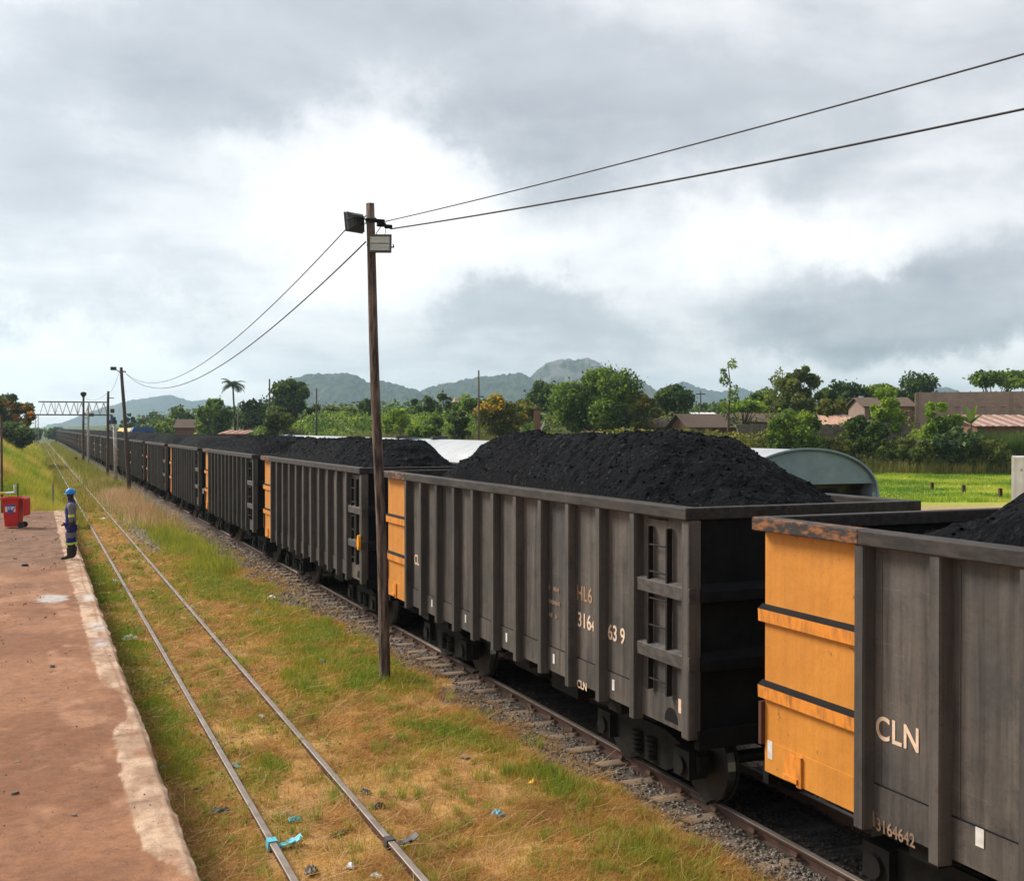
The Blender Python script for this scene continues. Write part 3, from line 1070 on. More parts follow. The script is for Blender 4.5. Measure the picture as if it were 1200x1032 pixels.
def coal_mesh(name, seed, near, yn=-1.9, ln=3.2, yf=1.7, lf=3.4, top=.5, spill=None):
    """heap in wagon space: slopes at its angle of rest inside the box, flattened on top"""
    nx, ny = (130, 500) if near else (26, 70)
    hx = XP - .042
    xs = np.linspace(-hx, hx, nx)
    ys = np.linspace(-HY + .09, HY - .09, ny)
    X, Y = np.meshgrid(xs, ys)
    # rounded plan: full across the middle, coned at both ends
    Yw = Y + .5 * (fbm(X * .8 + seed, Y * .6, 3, seed) - .5)
    ey = np.maximum(Yw - yf, 0) / lf + np.maximum(yn - Yw, 0) / ln
    rr_ = np.sqrt((X / 1.60) ** 2 + ey ** 2)
    h = 1.44 * (1 - rr_) - .10 + .10 * (fbm(X * 1.1 + seed, Y * 1.0, 3, seed + 2) - .5)
    k = .07
    h = -k * np.log(np.exp(-h / k) + np.exp(-(top + .16 * (fbm(X * .7, Y * .5 + seed, 3, seed + 4) - .5)) / k))
    if spill:
        for sx, sy, r, a in spill:
            h = np.maximum(h, a - ((X - sx) ** 2 / .35 + (Y - sy) ** 2 / r))
    if near:
        Xr, Yr = X * .8 + Y * .6, Y * .8 - X * .6
        Xq, Yq = X * .45 - Y * .89, Y * .45 + X * .89
        f1 = fbm(Xr * 2.2, Yr * 2.2, 5, seed + 8) - .5
        f2 = fbm(Xq * 6, Yq * 6, 5, seed + 9) - .5
        lump = np.maximum(0, vnoise(Xr * 10, Yr * 10, seed + 10) - .60)
        h = h + .17 * f1 + .075 * f2 + .07 * lump
    else:
        h = h + .10 * (fbm(X * 1.5, Y * 1.5, 3, seed + 8) - .5)
    h = np.maximum(h, -1.0)
    Zz = ZT + .06 + h
    Zz = np.where(np.abs(X) > hx - .05, np.minimum(Zz, ZT + .10), Zz)
    V = np.stack([X, Y, Zz], -1).reshape(-1, 3)
    i = np.arange((nx - 1) * (ny - 1))
    a = (i // (nx - 1)) * nx + i % (nx - 1)
    flat = np.stack([a, a + 1, a + nx + 1, a + nx], -1).ravel()
    if not near:
        return np_mesh(name, V, flat, np.full(len(i), 4), M['coal'])
    # loose lumps lying on the heap, part of the same load
    r = np.random.default_rng(seed)
    m = 3600
    j = r.integers(0, len(V), m)
    j = j[V[j, 2] > ZT - .5]
    m = len(j)
    base = np.array([(1, 0, 0), (-1, 0, 0), (0, 1, 0), (0, -1, 0), (0, 0, 1), (0, 0, -1), (.6, .6, .5), (-.6, .5, .55), (.5, -.6, .5), (-.55, -.55, .5)])
    tri = np.array([(0, 6, 8), (6, 4, 8), (6, 2, 7), (6, 7, 4), (7, 1, 9), (7, 9, 4), (8, 4, 9), (8, 9, 3), (0, 2, 6), (2, 1, 7), (1, 3, 9), (3, 0, 8)])
    sz = .008 + .024 * r.random(m) ** 3
    P = base[None] * r.uniform(.5, 1.2, (m, 10, 1)) * sz[:, None, None]
    an = r.uniform(0, 6.28, m)
    ca, sa = np.cos(an)[:, None], np.sin(an)[:, None]
    L = np.stack([P[..., 0] * ca - P[..., 1] * sa, P[..., 0] * sa + P[..., 1] * ca, P[..., 2]], -1) + V[j][:, None]
    n0 = len(V)
    V = np.concatenate([V, L.reshape(-1, 3)])
    flat = np.concatenate([flat, (n0 + np.arange(m)[:, None, None] * 10 + tri[None]).ravel()])
    sizes = np.concatenate([np.full(len(i), 4), np.full(m * 12, 3)])
    o = np_mesh(name, V, flat, sizes, M['coal'])
    o.data.polygons.foreach_set('use_smooth', np.arange(len(sizes)) < len(i))
    return o


def far_end(k):
    first = (8.36, 19.97, 32.0, 43.9, 55.9, 68.0)
    return first[k] if k < 6 else 68.0 + 12.05 * (k - 5)


G_W, G_C = 'open coal wagons of the long train', 'coal loads heaped in the wagons'
wag_label = {
    0: 'nearest grey coal wagon with cream CLN letters, cut by the right picture edge',
    1: 'grey coal wagon lettered HL6 and 316 639, just right of the near wooden pole',
    2: 'grey coal wagon with an amber reflector at its end, left of the near pole',
    3: 'grey coal wagon with a white tag on its orange panel, behind the amber reflector wagon',
    4: 'grey coal wagon with an orange end strip, fifth back from the right picture edge',
    5: 'grey coal wagon sixth back from the right edge, right of the second wooden pole',
    6: 'dark coal wagon passing directly behind the second leaning wooden pole',
    7: 'dark coal wagon showing between the chipped white post and the second wooden pole',
}
coal_label = {
    0: 'coal heap with bare wagon floor beside it, at the right edge of the picture',
    1: 'largest black coal heap, in the wagon lettered HL6',
    2: 'rounded black coal heap just behind the near wooden pole',
    3: 'coal heap in the wagon with a white tag on its orange panel',
    4: 'coal heap in the fifth wagon back from the right edge',
    5: 'coal heap in the sixth wagon back from the right edge',
    6: 'low coal heap behind the second leaning wooden pole',
    7: 'low coal heap behind the chipped white post',
}
proto = empty('coal_wagon', (MAIN_C, far_end(0) - HY, RT))
wagon_parts(proto)
far_src = {}
coal_near = {}
NW = 36
RED = (12, 15)
for k in range(NW):
    loc = (MAIN_C, far_end(k) - HY, RT)
    if k < 8:
        o = proto if k == 0 else copy_tree(proto)
        o.location = loc
        tag(o, wag_label[k], 'coal wagon', G_W)
    else:
        red = k in RED
        if red not in far_src:
            far_src[red] = o = far_wagon_mesh(M['rust_red'] if red else M['grey_paint'])
        else:
            o = far_src[red].copy()
            link(o)
        o.location = loc
        tag(o, 'rust red coal wagon among the dark ones far down the train' if red else 'small dark coal wagon far down the long train towards the gantry', 'coal wagon', G_W + (', rust red' if red else ', far ones'))
    if k < 4:
        args = {0: dict(yn=-2.0, ln=3.2, yf=1.2, lf=3.2, top=.66, spill=[(.75, 3.9, .5, -.12), (.9, 4.5, .3, -.18)]), 1: dict(yn=-2.35, ln=2.9, yf=.9, lf=3.6, top=.74),
                2: dict(yn=-1.5, ln=3.3, yf=2.5, lf=2.5, top=.54), 3: dict(yn=-2.2, ln=2.6, yf=2.2, lf=2.8, top=.52)}[k]
        c = coal_mesh('coal_heap', 100 + k * 7, True, **args)
    else:
        kk = k % 3
        if kk not in coal_near:
            coal_near[kk] = c = coal_mesh('coal_heap', 200 + kk, False, top=.46)
        else:
            c = coal_near[kk].copy()
            link(c)
    c.location = loc
    tag(c, coal_label.get(k, 'low black coal heap in a far wagon of the long train'), 'coal heap', G_C if k < 8 else G_C + ', far ones')

wagons = [o for o in col.objects if o.name.startswith('coal_wagon') and o.parent is None]
wagons.sort(key=lambda o: o.location.y)
w0, w1, w2, w3 = wagons[:4]


def bay(i, f=.5):          # between post i and i+1
    return POSTS[i] + (POSTS[i + 1] - POSTS[i]) * f


def white_mark(root, y, z, h=.11, w=.06, mat='white_tag', x=-XP - .004):
    b = MB()
    b.box(x - .003, x, y - w / 2, y + w / 2, z - h / 2, z + h / 2)
    return b.build('painted_mark', M[mat], root)


LZ = RT
text_mesh('CLN', .18, M['letter'], w0, bay(0, .39), 1.80 - LZ, spacing=1.08, wide=.92)
text_mesh('3164642', .10, M['letter_rust'], w0, bay(0, .385), 1.055 - LZ, x=-XP - .016, wide=.86)
b = MB()
b.prism([(bay(0, .075) - .035, 1.03 - LZ), (bay(0, .075) + .035, 1.03 - LZ), (bay(0, .075) + .01, 1.15 - LZ), (bay(0, .075) - .01, 1.15 - LZ)], 'x', -XP - .019, -XP - .016)
b.build('painted_mark', M['letter_rust'], w0)
text_mesh('3', .07, M['letter_rust'], w0, bay(0, .62), 1.32 - LZ)
white_mark(w0, bay(1, .42), 1.30 - LZ, .13, .075, x=-XP - .016)
white_mark(w0, HY - .10, 1.27 - LZ, .16, .07, x=-XP - .012)
text_mesh('HL6', .175, M['letter_rust2'], w1, bay(8, .33), 2.14 - LZ, spacing=1.05, wide=.95)
text_mesh('316', .175, M['letter'], w1, bay(8, .33), 1.82 - LZ, spacing=1.05, wide=.95)
text_mesh('4', .12, M['letter'], w1, bay(8, .60), 1.80 - LZ, wide=.8)
text_mesh('63 9', .175, M['letter'], w1, bay(9, .325), 1.80 - LZ, spacing=1.0, wide=.93)
text_mesh('CL', .17, M['letter'], w1, bay(0, .38), 1.86 - LZ, wide=.9)
text_mesh('CLN', .095, M['letter'], w1, bay(8, .28), 1.055 - LZ, x=-XP - .016)
for z, wds in ((2.10, (.10, .20)), (1.93, (.36,)), (1.76, (.16, .10))):
    y = bay(7, .05)
    for wd in wds:
        n = max(2, int(wd / .035))
        b = MB()
        for q in range(n):
            yy = y - q * .036
            hgt = .040 + .012 * ((q * 7 + int(z * 10)) % 3)
            b.box(-XP - .007, -XP - .004, yy - .026, yy, z - LZ - hgt / 2, z - LZ + hgt / 2)
        b.box(-XP - .0055, -XP - .0045, y - n * .036 + .01, y, z - LZ - .006, z - LZ + .006)
        b.build('faded_stencil', M['letter_rust'], w1)
        y -= wd + .06
for i, f, z in ((1, .43, 1.25), (3, .38, 1.24), (5, .38, 1.23), (7, .30, 1.225), (9, .27, 1.23)):
    white_mark(w1, bay(i, f), z - LZ, .12, .055, x=-XP - .016)
white_mark(w1, -HY + .16, 1.34 - LZ, .14, .05, 'letter', x=-XP - .07)
for i, f, z in ((2, .35, 1.25), (4, .35, 1.24), (8, .3, 1.26)):
    white_mark(w2, bay(i, f), z - LZ, .12, .05)
for i, f, z in ((3, .35, 1.25), (7, .35, 1.25)):
    white_mark(w3, bay(i, f), z - LZ, .12, .05)
white_mark(w3, HY - .03, 1.72 - LZ, .20, .12, x=-XP - .11)
b = MB()
b.prism([(-HY + .02 + .07 * math.cos(a), 1.86 - LZ + .15 * math.sin(a)) for a in np.linspace(0, 2 * math.pi, 17)[:-1]], 'x', -XP - .15, -XP - .10)
b.box(-XP - .11, -XP - .06, -HY, -HY + .04, 1.80 - LZ, 1.92 - LZ)
b.build('reflector', M['amber'], w2)

# ------------------------------------------------------------------ locomotive at the head, yellow and blue stock beyond
lo = empty('locomotive', (MAIN_C, far_end(NW - 1) + 8.5, RT))
tag(lo, 'tiny orange locomotive at the far head of the coal train', 'locomotive')
b = MB()
b.prism([(-1.3, .9), (1.3, .9), (1.3, 3.3), (1.0, 3.75), (-1.0, 3.75), (-1.3, 3.3)], 'y', -6.5, -3.0)
b.prism([(-.95, .9), (.95, .9), (.95, 2.9), (.7, 3.3), (-.7, 3.3), (-.95, 2.9)], 'y', -3.0, 6.5)
b.build('body', M['loco_orange'], lo)
b = MB().box(-1.0, -.2, -6.53, -6.502, 2.5, 3.2).box(.2, 1.0, -6.53, -6.502, 2.5, 3.2).box(-1.33, -1.302, -5.8, -4.0, 2.5, 3.2)
b.build('window', M['glass_dark'], lo)
b = MB().box(-1.25, 1.25, -6.7, 6.7, .62, .9)
for y in (-4.4, -3.0, 3.0, 4.4):
    for s in (-1, 1):
        b.cyl((s * .56, y, .43), 'x', .43, .12, 16)
b.build('underframe', M['iron'], lo)
yl = empty('locomotive', (THIRD_C - .3, 148, RT))
tag(yl, 'yellow locomotive with blue cab showing over the coal, between the far poles', 'locomotive')
b = MB()
b.prism([(-1.3, .9), (1.3, .9), (1.3, 3.6), (1.0, 4.02), (-1.0, 4.02), (-1.3, 3.6)], 'y', -8, 14)
b.build('body', M['loco_yellow'], yl)
b = MB().prism([(-1.32, .95), (1.32, .95), (1.32, 3.7), (1.05, 4.12), (-1.05, 4.12), (-1.32, 3.7)], 'y', -11, -8.01)
b.build('cab', M['loco_blue'], yl)
b = MB().box(-1.1, -.15, -11.04, -11.005, 2.9, 3.6).box(.15, 1.1, -11.04, -11.005, 2.9, 3.6).box(-1.36, -1.325, -10.4, -8.6, 2.9, 3.6)
b.build('window', M['glass_dark'], yl)
b = MB().box(-1.25, 1.25, -11, 14, .6, .9)
for y in (-8.4, -6.6, 9.6, 11.4):
    for s in (-1, 1):
        b.cyl((s * .56, y, .43), 'x', .43, .12, 16)
b.build('underframe', M['iron'], yl)

# ------------------------------------------------------------------ grey round-roofed wagons on the far track
def hopper(y0, y1, label):
    root = empty('covered_wagon', (THIRD_C, (y0 + y1) / 2, .12))
    tag(root, label, 'covered wagon', 'grey round roofed wagons on the far track')
    h = (y1 - y0) / 2
    ze, zr, hw = 2.90, 3.63, 1.45
    zc_ = 3.04     # lower edge of the end plate
    prof = [(-hw, ze - .22)] + [(hw * math.sin(a), ze + (zr - ze) * math.cos(a) ** 1.0) for a in np.linspace(-math.pi / 2, math.pi / 2, 29)] + [(hw, ze - .22)]
    b = MB()
    n = len(prof)
    for i in range(n - 1):
        p, q = prof[i], prof[i + 1]
        b.add([(p[0], -h, p[1]), (q[0], -h, q[1]), (q[0], h, q[1]), (p[0], h, p[1])], [(0, 3, 2, 1)])
        p2, q2 = (p[0] * .985, p[1] - .02), (q[0] * .985, q[1] - .02)
        b.add([(p2[0], -h, p2[1]), (q2[0], -h, q2[1]), (q2[0], h, q2[1]), (p2[0], h, p2[1])], [(0, 1, 2, 3)])
    roof = b.build('roof', M['roof_grey'], root, smooth=True)
    for s in (-1, 1):
        e = MB()
        pr = [(x * .995, z - .003) for x, z in prof if z > zc_ + .01]
        xe = hw * math.sin(math.acos(min(1, max(0, (zc_ - ze) / (zr - ze)))))
        e.prism([(-xe, zc_)] + pr + [(xe, zc_)], 'y', s * (h - .10), s * (h - .04))
        for q in (-1, 1):      # skirt blocks at the two eaves
            xs_ = [q * (hw - .10), q * (hw + .06)]
            e.box(min(xs_), max(xs_), min(s * (h - .12), s * (h - .001)), max(s * (h - .12), s * (h - .001)), ze - .22, ze - .02)
        e.build('end_plate', M['roof_end'], root)
        # thin arch lip
        l = MB()
        pts = [(x * 1.004, s * h, z + .012) for x, z in prof]
        l.tube(pts, .022, 6)
        l.build('roof_lip', M['roof_end'], root)
    for yy in ((h - 1.6,) if y0 < 20 else (-h + 1.2, h - 1.6)):
        l = MB()
        l.box(-.35, .15, yy - .10, yy + .10, zr - .01, zr + .09)
        l.build('roof_latch', M['lamp_dark'], root)
    # dark body under the eaves with a sagging tarpaulin
    bd = MB()
    bd.prism([(-1.30, .95), (1.18, .95), (1.30, 1.6), (1.34, ze - .23), (-1.34, ze - .23)], 'y', -h + .35, h - .35)
    bd.build('body', M['dusty_black'], root)
    for s in (-1, 1):
        nx, nz = 40, 26
        V = []
        for j in range(nz):
            v = j / (nz - 1)
            for i in range(nx):
                u = i / (nx - 1)
                x = -1.33 + 2.66 * u
                z = zc_ + .02 - v * (.62 + .22 * math.sin(u * 2.6 + .9)) - .05 * (2 * u - 1) ** 2
                taper = 1 - .10 * v * v
                fold = .06 * math.sin(u * 9 + v * 5) * v + .05 * math.sin(v * 11 - u * 4) + .03 * math.sin(u * 23 + v * 9)
                V.append((x * taper, s * (h - .30 + fold + .1 * (1 - v)), z))
        flat = []
        for j in range(nz - 1):
            for i in range(nx - 1):
                a = j * nx + i
                flat += [a, a + 1, a + nx + 1, a + nx]
        np_mesh('tarpaulin', V, flat, [4] * ((nx - 1) * (nz - 1)), M['tarp'], None, root, True)
    u = MB().box(-1.1, 1.1, -h + .5, h - .5, .6, .94)
    for y in (-h + 1.5, -h + 3.2, h - 3.2, h - 1.5):
        for s in (-1, 1):
            u.cyl((s * .56, y, .43), 'x', .43, .12, 16)
    u.build('underframe', M['iron'], root)


hopper(15.5, 35.6, 'grey round roofed wagon with its end arch showing right of the largest coal heap')
hopper(36.7, 57.5, 'pale round roofed wagon behind the near wooden pole, farther of the two')

# ------------------------------------------------------------------ poles, lamps and wires
def pole(name, base, top, r0, r1, label, cat, mat='wood_pole', group=None, n=12, wob=.012):
    root = empty(name, base)
    tag(root, label, cat, group)
    b = MB()
    steps = 14
    pts, rs = [], []
    for i in range(steps + 1):
        f = i / steps
        z = -.4 + (top[2] - base[2] + .4) * f
        pts.append(((top[0] - base[0]) * f + wob * math.sin(f * 9 + base[1]), (top[1] - base[1]) * f + wob * math.cos(f * 7), z))
        rs.append(r0 + (r1 - r0) * f)
    b.tube(pts, rs, n)
    b.build('pole_shaft', M[mat], root, smooth=True)
    return root


P1b, P1t = (5.28, 17.7, 0.0), (5.03, 17.78, 7.76)
p1 = pole('utility_pole', P1b, P1t, .094, .070, 'tall weathered wooden pole standing nearest, carrying two floodlights', 'utility pole', group='wooden poles beside the main line')


def floodlight(root, loc, rz, tilt, label, w=.36, h=.28, dep=.14):
    o = bpy.data.objects.new('floodlight', None)
    o.location = loc
    o.rotation_euler = (tilt, 0, rz)
    o['label'] = label
    link(o, root)
    b = MB()     # faces local -y
    b.prism([(-w / 2, -h / 2), (w / 2, -h / 2), (w / 2, h / 2), (-w / 2, h / 2)], 'y', -dep * .4, -.0)
    b.add([(-w / 2, 0, -h / 2), (w / 2, 0, -h / 2), (w / 2, 0, h / 2), (-w / 2, 0, h / 2), (-w * .3, dep * .6, -h * .3), (w * .3, dep * .6, -h * .3), (w * .3, dep * .6, h * .3), (-w * .3, dep * .6, h * .3)],
          [(0, 1, 5, 4), (1, 2, 6, 5), (2, 3, 7, 6), (3, 0, 4, 7), (4, 5, 6, 7)])
    for k in range(5):
        x = -w * .24 + k * w * .12
        b.box(x - .004, x + .004, dep * .6, dep * .8, -h * .28, h * .28)
    b.build('casing', M['lamp_dark'], o)
    b = MB()
    y0, y1 = -dep * .4 - .018, -dep * .4
    t = .022
    b.box(-w / 2 - .01, w / 2 + .01, y0, y1, h / 2 - t, h / 2 + .01)
    b.box(-w / 2 - .01, w / 2 + .01, y0, y1, -h / 2 - .01, -h / 2 + t)
    b.box(-w / 2 - .01, -w / 2 + t, y0, y1, -h / 2 + t, h / 2 - t)
    b.box(w / 2 - t, w / 2 + .01, y0, y1, -h / 2 + t, h / 2 - t)
    b.box(-w * .40, w * .40, y0 + .004, y0 + .010, -.006, .006)
    b.build('lamp_frame', M['lamp_rim'], o)
    b = MB()
    b.box(-w / 2 + t, w / 2 - t, y0 + .011, y1 - .001, -h / 2 + t, h / 2 - t)
    b.build('lamp_glass', M['lamp_glass'], o)
    b = MB()
    b.tube([(-w / 2 - .03, 0, 0), (-w / 2 - .03, dep * .9, 0), (0, dep * 1.1, .02), (w / 2 + .03, dep * .9, 0), (w / 2 + .03, 0, 0)], .012, 6)
    b.build('bracket', M['iron'], o)


def off(p, f):          # a point on pole 1's shaft
    return Vector((P1t[0] - P1b[0], P1t[1] - P1b[1], 0)) * f


zt = lambda z: z / 7.76
floodlight(p1, off(p1, zt(7.1)) + Vector((.12, -.12, 7.08)), math.radians(-22), math.radians(-10), 'lit side glass floodlight facing the camera')
floodlight(p1, off(p1, zt(7.5)) + Vector((-.20, .14, 7.47)), math.radians(205), math.radians(8), 'dark floodlight seen from behind', .34, .30)
b = MB()
b.box(-.10, .22, -.09, -.065, 7.44, 7.50).box(.12, .26, -.02, .05, 7.40, 7.46)
b.cyl((.30, -.02, 7.40), 'x', .035, .12, 8)
b.cyl((.20, -.05, 7.44), 'z', .03, .10, 8)
o = b.build('insulator_arm', M['iron'], p1)
o.location = tuple(off(p1, zt(7.45)))
b = MB()
b.tube([(.18, 0, 7.40), (.12, .05, 7.30), (.10, -.04, 7.15)], .008, 5)
b.tube([(-.10, .05, 7.52), (.0, .10, 7.62), (.12, .0, 7.50)], .012, 5)
b.tube([(.26, -.02, 7.38), (.24, -.03, 7.28), (.22, -.05, 7.20)], .006, 5)
o = b.build('cable', M['wire'], p1)
o.location = tuple(off(p1, zt(7.4)))

P2b, P2t = (5.32, 71.5, 0.0), (*W(142.5, 67.9), 7.75)
p2 = pole('utility_pole', P2b, P2t, .13, .09, 'second leaning wooden pole down the line with a lamp arm on top', 'utility pole', 'pole_far', 'wooden poles beside the main line')
b = MB()
v = Vector(P2t) - Vector(P2b)
b.tube([tuple(v + Vector((0, 0, -.35))), tuple(v + Vector((-.35, .1, -.10)))], .03, 6)
b.box(v.x - .62, v.x - .28, v.y - .1, v.y + .14, v.z - .18, v.z + .02)
b.build('lamp_head', M['lamp_dark'], p2)
b = MB()
b.cyl((v.x + .16, v.y, v.z - .25), 'x', .05, .2, 8)
b.build('insulator', M['white_post'], p2)

p3 = pole('utility_pole', (5.2, 92, 0), (*W(127, 86), 6.9), .13, .09, 'slim wooden pole with a square lamp box, left of the chipped white post', 'utility pole', 'pole_far', 'wooden poles beside the main line')
v = Vector((*W(127, 86), 6.9)) - Vector((5.2, 92, 0))
b = MB()
b.box(v.x + .05, v.x + .42, v.y - .03, v.y + .03, 6.35, 6.41).box(v.x + .16, v.x + .44, v.y - .12, v.y + .12, 5.25, 5.55).box(v.x - .1, v.x + .3, v.y, v.y + .05, 4.4, 4.7)
b.build('lamp_box', M['rust_red'], p3)
p4 = pole('utility_pole', (5.2, 126, .05), (*W(103.5, 118), 6.5), .14, .10, 'grey wooden post with a rusty lamp and a hoop, between the gantry and the train', 'utility pole', 'white_post', 'wooden poles beside the main line')
v = Vector((*W(103.5, 118), 6.5)) - Vector((5.2, 126, .05))
b = MB()
b.box(v.x + .10, v.x + .55, v.y - .2, v.y + .2, 5.25, 5.55)
b.tube([(v.x - .05 + .32 * math.cos(a) - .2, v.y, 4.75 + .32 * math.sin(a)) for a in np.linspace(0, 2 * math.pi, 17)], .03, 5)
b.build('lamp_and_hoop', M['rust_red'], p4)
p5 = pole('lamp_post', (5.2, 139, .05), (*W(98, 130), 8.0), .15, .11, 'dark lamp post with a round mushroom head in front of the gantry', 'lamp post', 'pole_far')
v = Vector((*W(98, 130), 8.0)) - Vector((5.2, 139, .05))
b = MB()
b.tube([(v.x, v.y, 7.6), (v.x, v.y, 7.75), (v.x, v.y, 7.95), (v.x, v.y, 8.12), (v.x, v.y, 8.2)], [.14, .26, .36, .30, .08], 14)
b.build('lamp_head', M['iron'], p5, smooth=True)

# white signal post with a blue unit
x, y = W(135.2, 76.5)
sp = empty('signal_post', (x, y, 0))
tag(sp, 'chipped white post with a blue and black unit on top, beside the train', 'signal post')
MB().tube([(.04, 0, -.3), (0, 0, 2.5), (-.06, 0, 4.35)], [.12, .115, .11], 12).build('post', M['white_post'], sp, smooth=True)
MB().box(-.22, .10, -.12, .12, 4.36, 4.62).box(-.14, .02, -.1, .1, 4.62, 4.85).build('signal_unit', M['lamp_dark'], sp)
MB().box(-.30, -.15, -.13, .02, 4.50, 4.98).build('blue_plate', M['loco_blue'], sp)
MB().box(-.06, .22, -.1, .1, 1.35, 1.5).cyl((.2, -.05, 1.42), 'x', .06, .25, 8).build('cable_clamp', M['iron'], sp)
x, y = W(89, 128)
MB().tube([(x, y, -.3), (x + .02, y, .35), (x, y, .78)], [.16, .16, .14], 8).build('stub_post', M['iron'])
tag(bpy.data.objects['stub_post'], 'short dark stub post in the grass beside the far wagons', 'stub post')


def wire(a, b_, sag, r, label, n=40):
    a, b_ = Vector(a), Vector(b_)
    pts = []
    for i in range(n + 1):
        f = i / n
        p = a.lerp(b_, f)
        p.z -= sag * 4 * f * (1 - f)
        pts.append(p)
    o = MB().tube([tuple(p) for p in pts], r, 6).build('overhead_wire', M['wire'], smooth=True)
    tag(o, label, 'wire', 'overhead wires')


T1 = Vector(P1t)
def through(px, py, D):
    x, y = W(px, D)
    return Vector((x, y, Z(py, D)))
A1, A2 = T1 + Vector((.20, -.05, -.30)), T1 + Vector((.34, -.05, -.40))
E1, E2 = through(1200, 64, 9.6) + Vector((0, 0, .30)), through(1200, 129, 11.2) + Vector((0, 0, .40))
wire(A1, A1 + (E1 - A1) * 2.6, .32, .009, 'upper thin black wire from the near pole to the top right corner', 60)
wire(A2, A2 + (E2 - A2) * 2.6, .42, .013, 'lower thicker black wire from the near pole to the right edge', 60)
T2 = Vector(P2t)
wire(T1 + Vector((-.30, .05, -.35)), T2 + Vector((.05, 0, -.15)), 1.55, .010, 'upper sagging wire between the near pole and the second pole', 60)
wire(T1 + Vector((-.05, .05, -.62)), T2 + Vector((.18, 0, -.28)), 1.60, .013, 'lower sagging wire between the near pole and the second pole', 60)
T3 = Vector((*W(127, 86), 6.8))
wire(T2 + Vector((-.1, 0, -.2)), T3, .35, .010, 'short wire from the second pole to the slim pole behind it', 20)
wire(T3, Vector((*W(98, 130), 7.7)), .5, .010, 'faint wire from the slim pole to the mushroom lamp post', 20)

# poles beyond the trains
def far_pole(px, pyt, D, label, lamp=None, r=.11, zb=None):
    x, y = W(px, D)
    zb = float(height(x, y)) if zb is None else zb
    root = empty('telegraph_pole', (x, y, zb))
    tag(root, label, 'telegraph pole', 'poles beyond the trains')
    h = Z(pyt, D) - zb
    MB().tube([(0, 0, -.3), (0, 0, h)], [r, r * .7], 9).build('pole_shaft', M['pole_far'], root, smooth=True)
    if lamp:
        b = MB()
        b.tube([(0, 0, h * lamp[1]), (lamp[0] * CT, -lamp[0] * ST, h * lamp[1] - .05)], .035, 6)
        b.build('lamp_arm', M['galv'], root)
        b = MB()
        b.tube([(lamp[0] * CT, -lamp[0] * ST, h * lamp[1]), (lamp[0] * CT, -lamp[0] * ST, h * lamp[1] - .35)], [.10, .26], 10)
        b.build('lamp_shade', M['tin_rust'], root)
        b = MB().box(-.05, .45, -.05, .05, h * lamp[1] + .05, h * lamp[1] + .15)
        b.build('crossarm', M['pole_far'], root)
    return root


far_pole(316, 444, 112, 'bare thin pole rising left of the round bush beyond the train')
far_pole(371, 455, 116, 'bare thin pole right of the round bush beyond the train')
far_pole(279, 482, 118, 'shortest bare pole below the palm tree')
far_pole(561, 434, 96, 'rusty pole with a lamp on a long side arm, above the pale wagon roof', (-2.0, .74), .10)
r_ = far_pole(821, 458, 150, 'pole with a small cross arm behind the thatched hut')
MB().box(-.7, .7, -.05, .05, Z(458, 150) - r_.location.z - .5, Z(458, 150) - r_.location.z - .35).build('crossarm', M['pole_far'], r_)

# ------------------------------------------------------------------ signal gantry
def gantry():
    D = 250.0
    y = 262.0
    xl, xr = .55, 15.2
    root = empty('signal_gantry', (0, y, 0))
    tag(root, 'rusty lattice gantry spanning the tracks far down the line', 'gantry')
    zb, zt_ = 6.75, 9.55
    for x in (xl, xr):
        b = MB()
        for dx in (-.28, .28):
            for dy in (-.28, .28):
                b.box(x + dx - .07, x + dx + .07, dy - .07, dy + .07, 0, zb)
        for k in range(8):
            z0 = k * zb / 8
            for dy in (-.28, .28):
                b.tube([(x - .28, dy, z0), (x + .28, dy, z0 + zb / 8)], .03, 4)
        b.build('gantry_leg', M['galv'], root)
    b = MB()
    for dy in (-.5, .5):
        b.box(xl - 2.4, xr + .5, dy - .08, dy + .08, zb, zb + .28)
        b.box(xl + .3, xr, dy - .08, dy + .08, zt_, zt_ + .25)
    b.build('chord', M['pole_far'], root)
    b = MB()
    n = 9
    for k in range(n):
        xa, xb = xl + .6 + (xr - xl - 1.0) * k / n, xl + .6 + (xr - xl - 1.0) * (k + 1) / n
        for dy in (-.5, .5):
            b.tube([(xa, dy, zb + .2), ((xa + xb) / 2, dy, zt_)], .06, 4)
            b.tube([((xa + xb) / 2, dy, zt_), (xb, dy, zb + .2)], .06, 4)
    for k in (2, 5):
        xa = xl + .6 + (xr - xl - 1.0) * k / n
        b.box(xa - .05, xa + .05, -.5, .5, zb + .2, zt_)
    b.build('lattice', M['tin_rust'], root)


gantry()

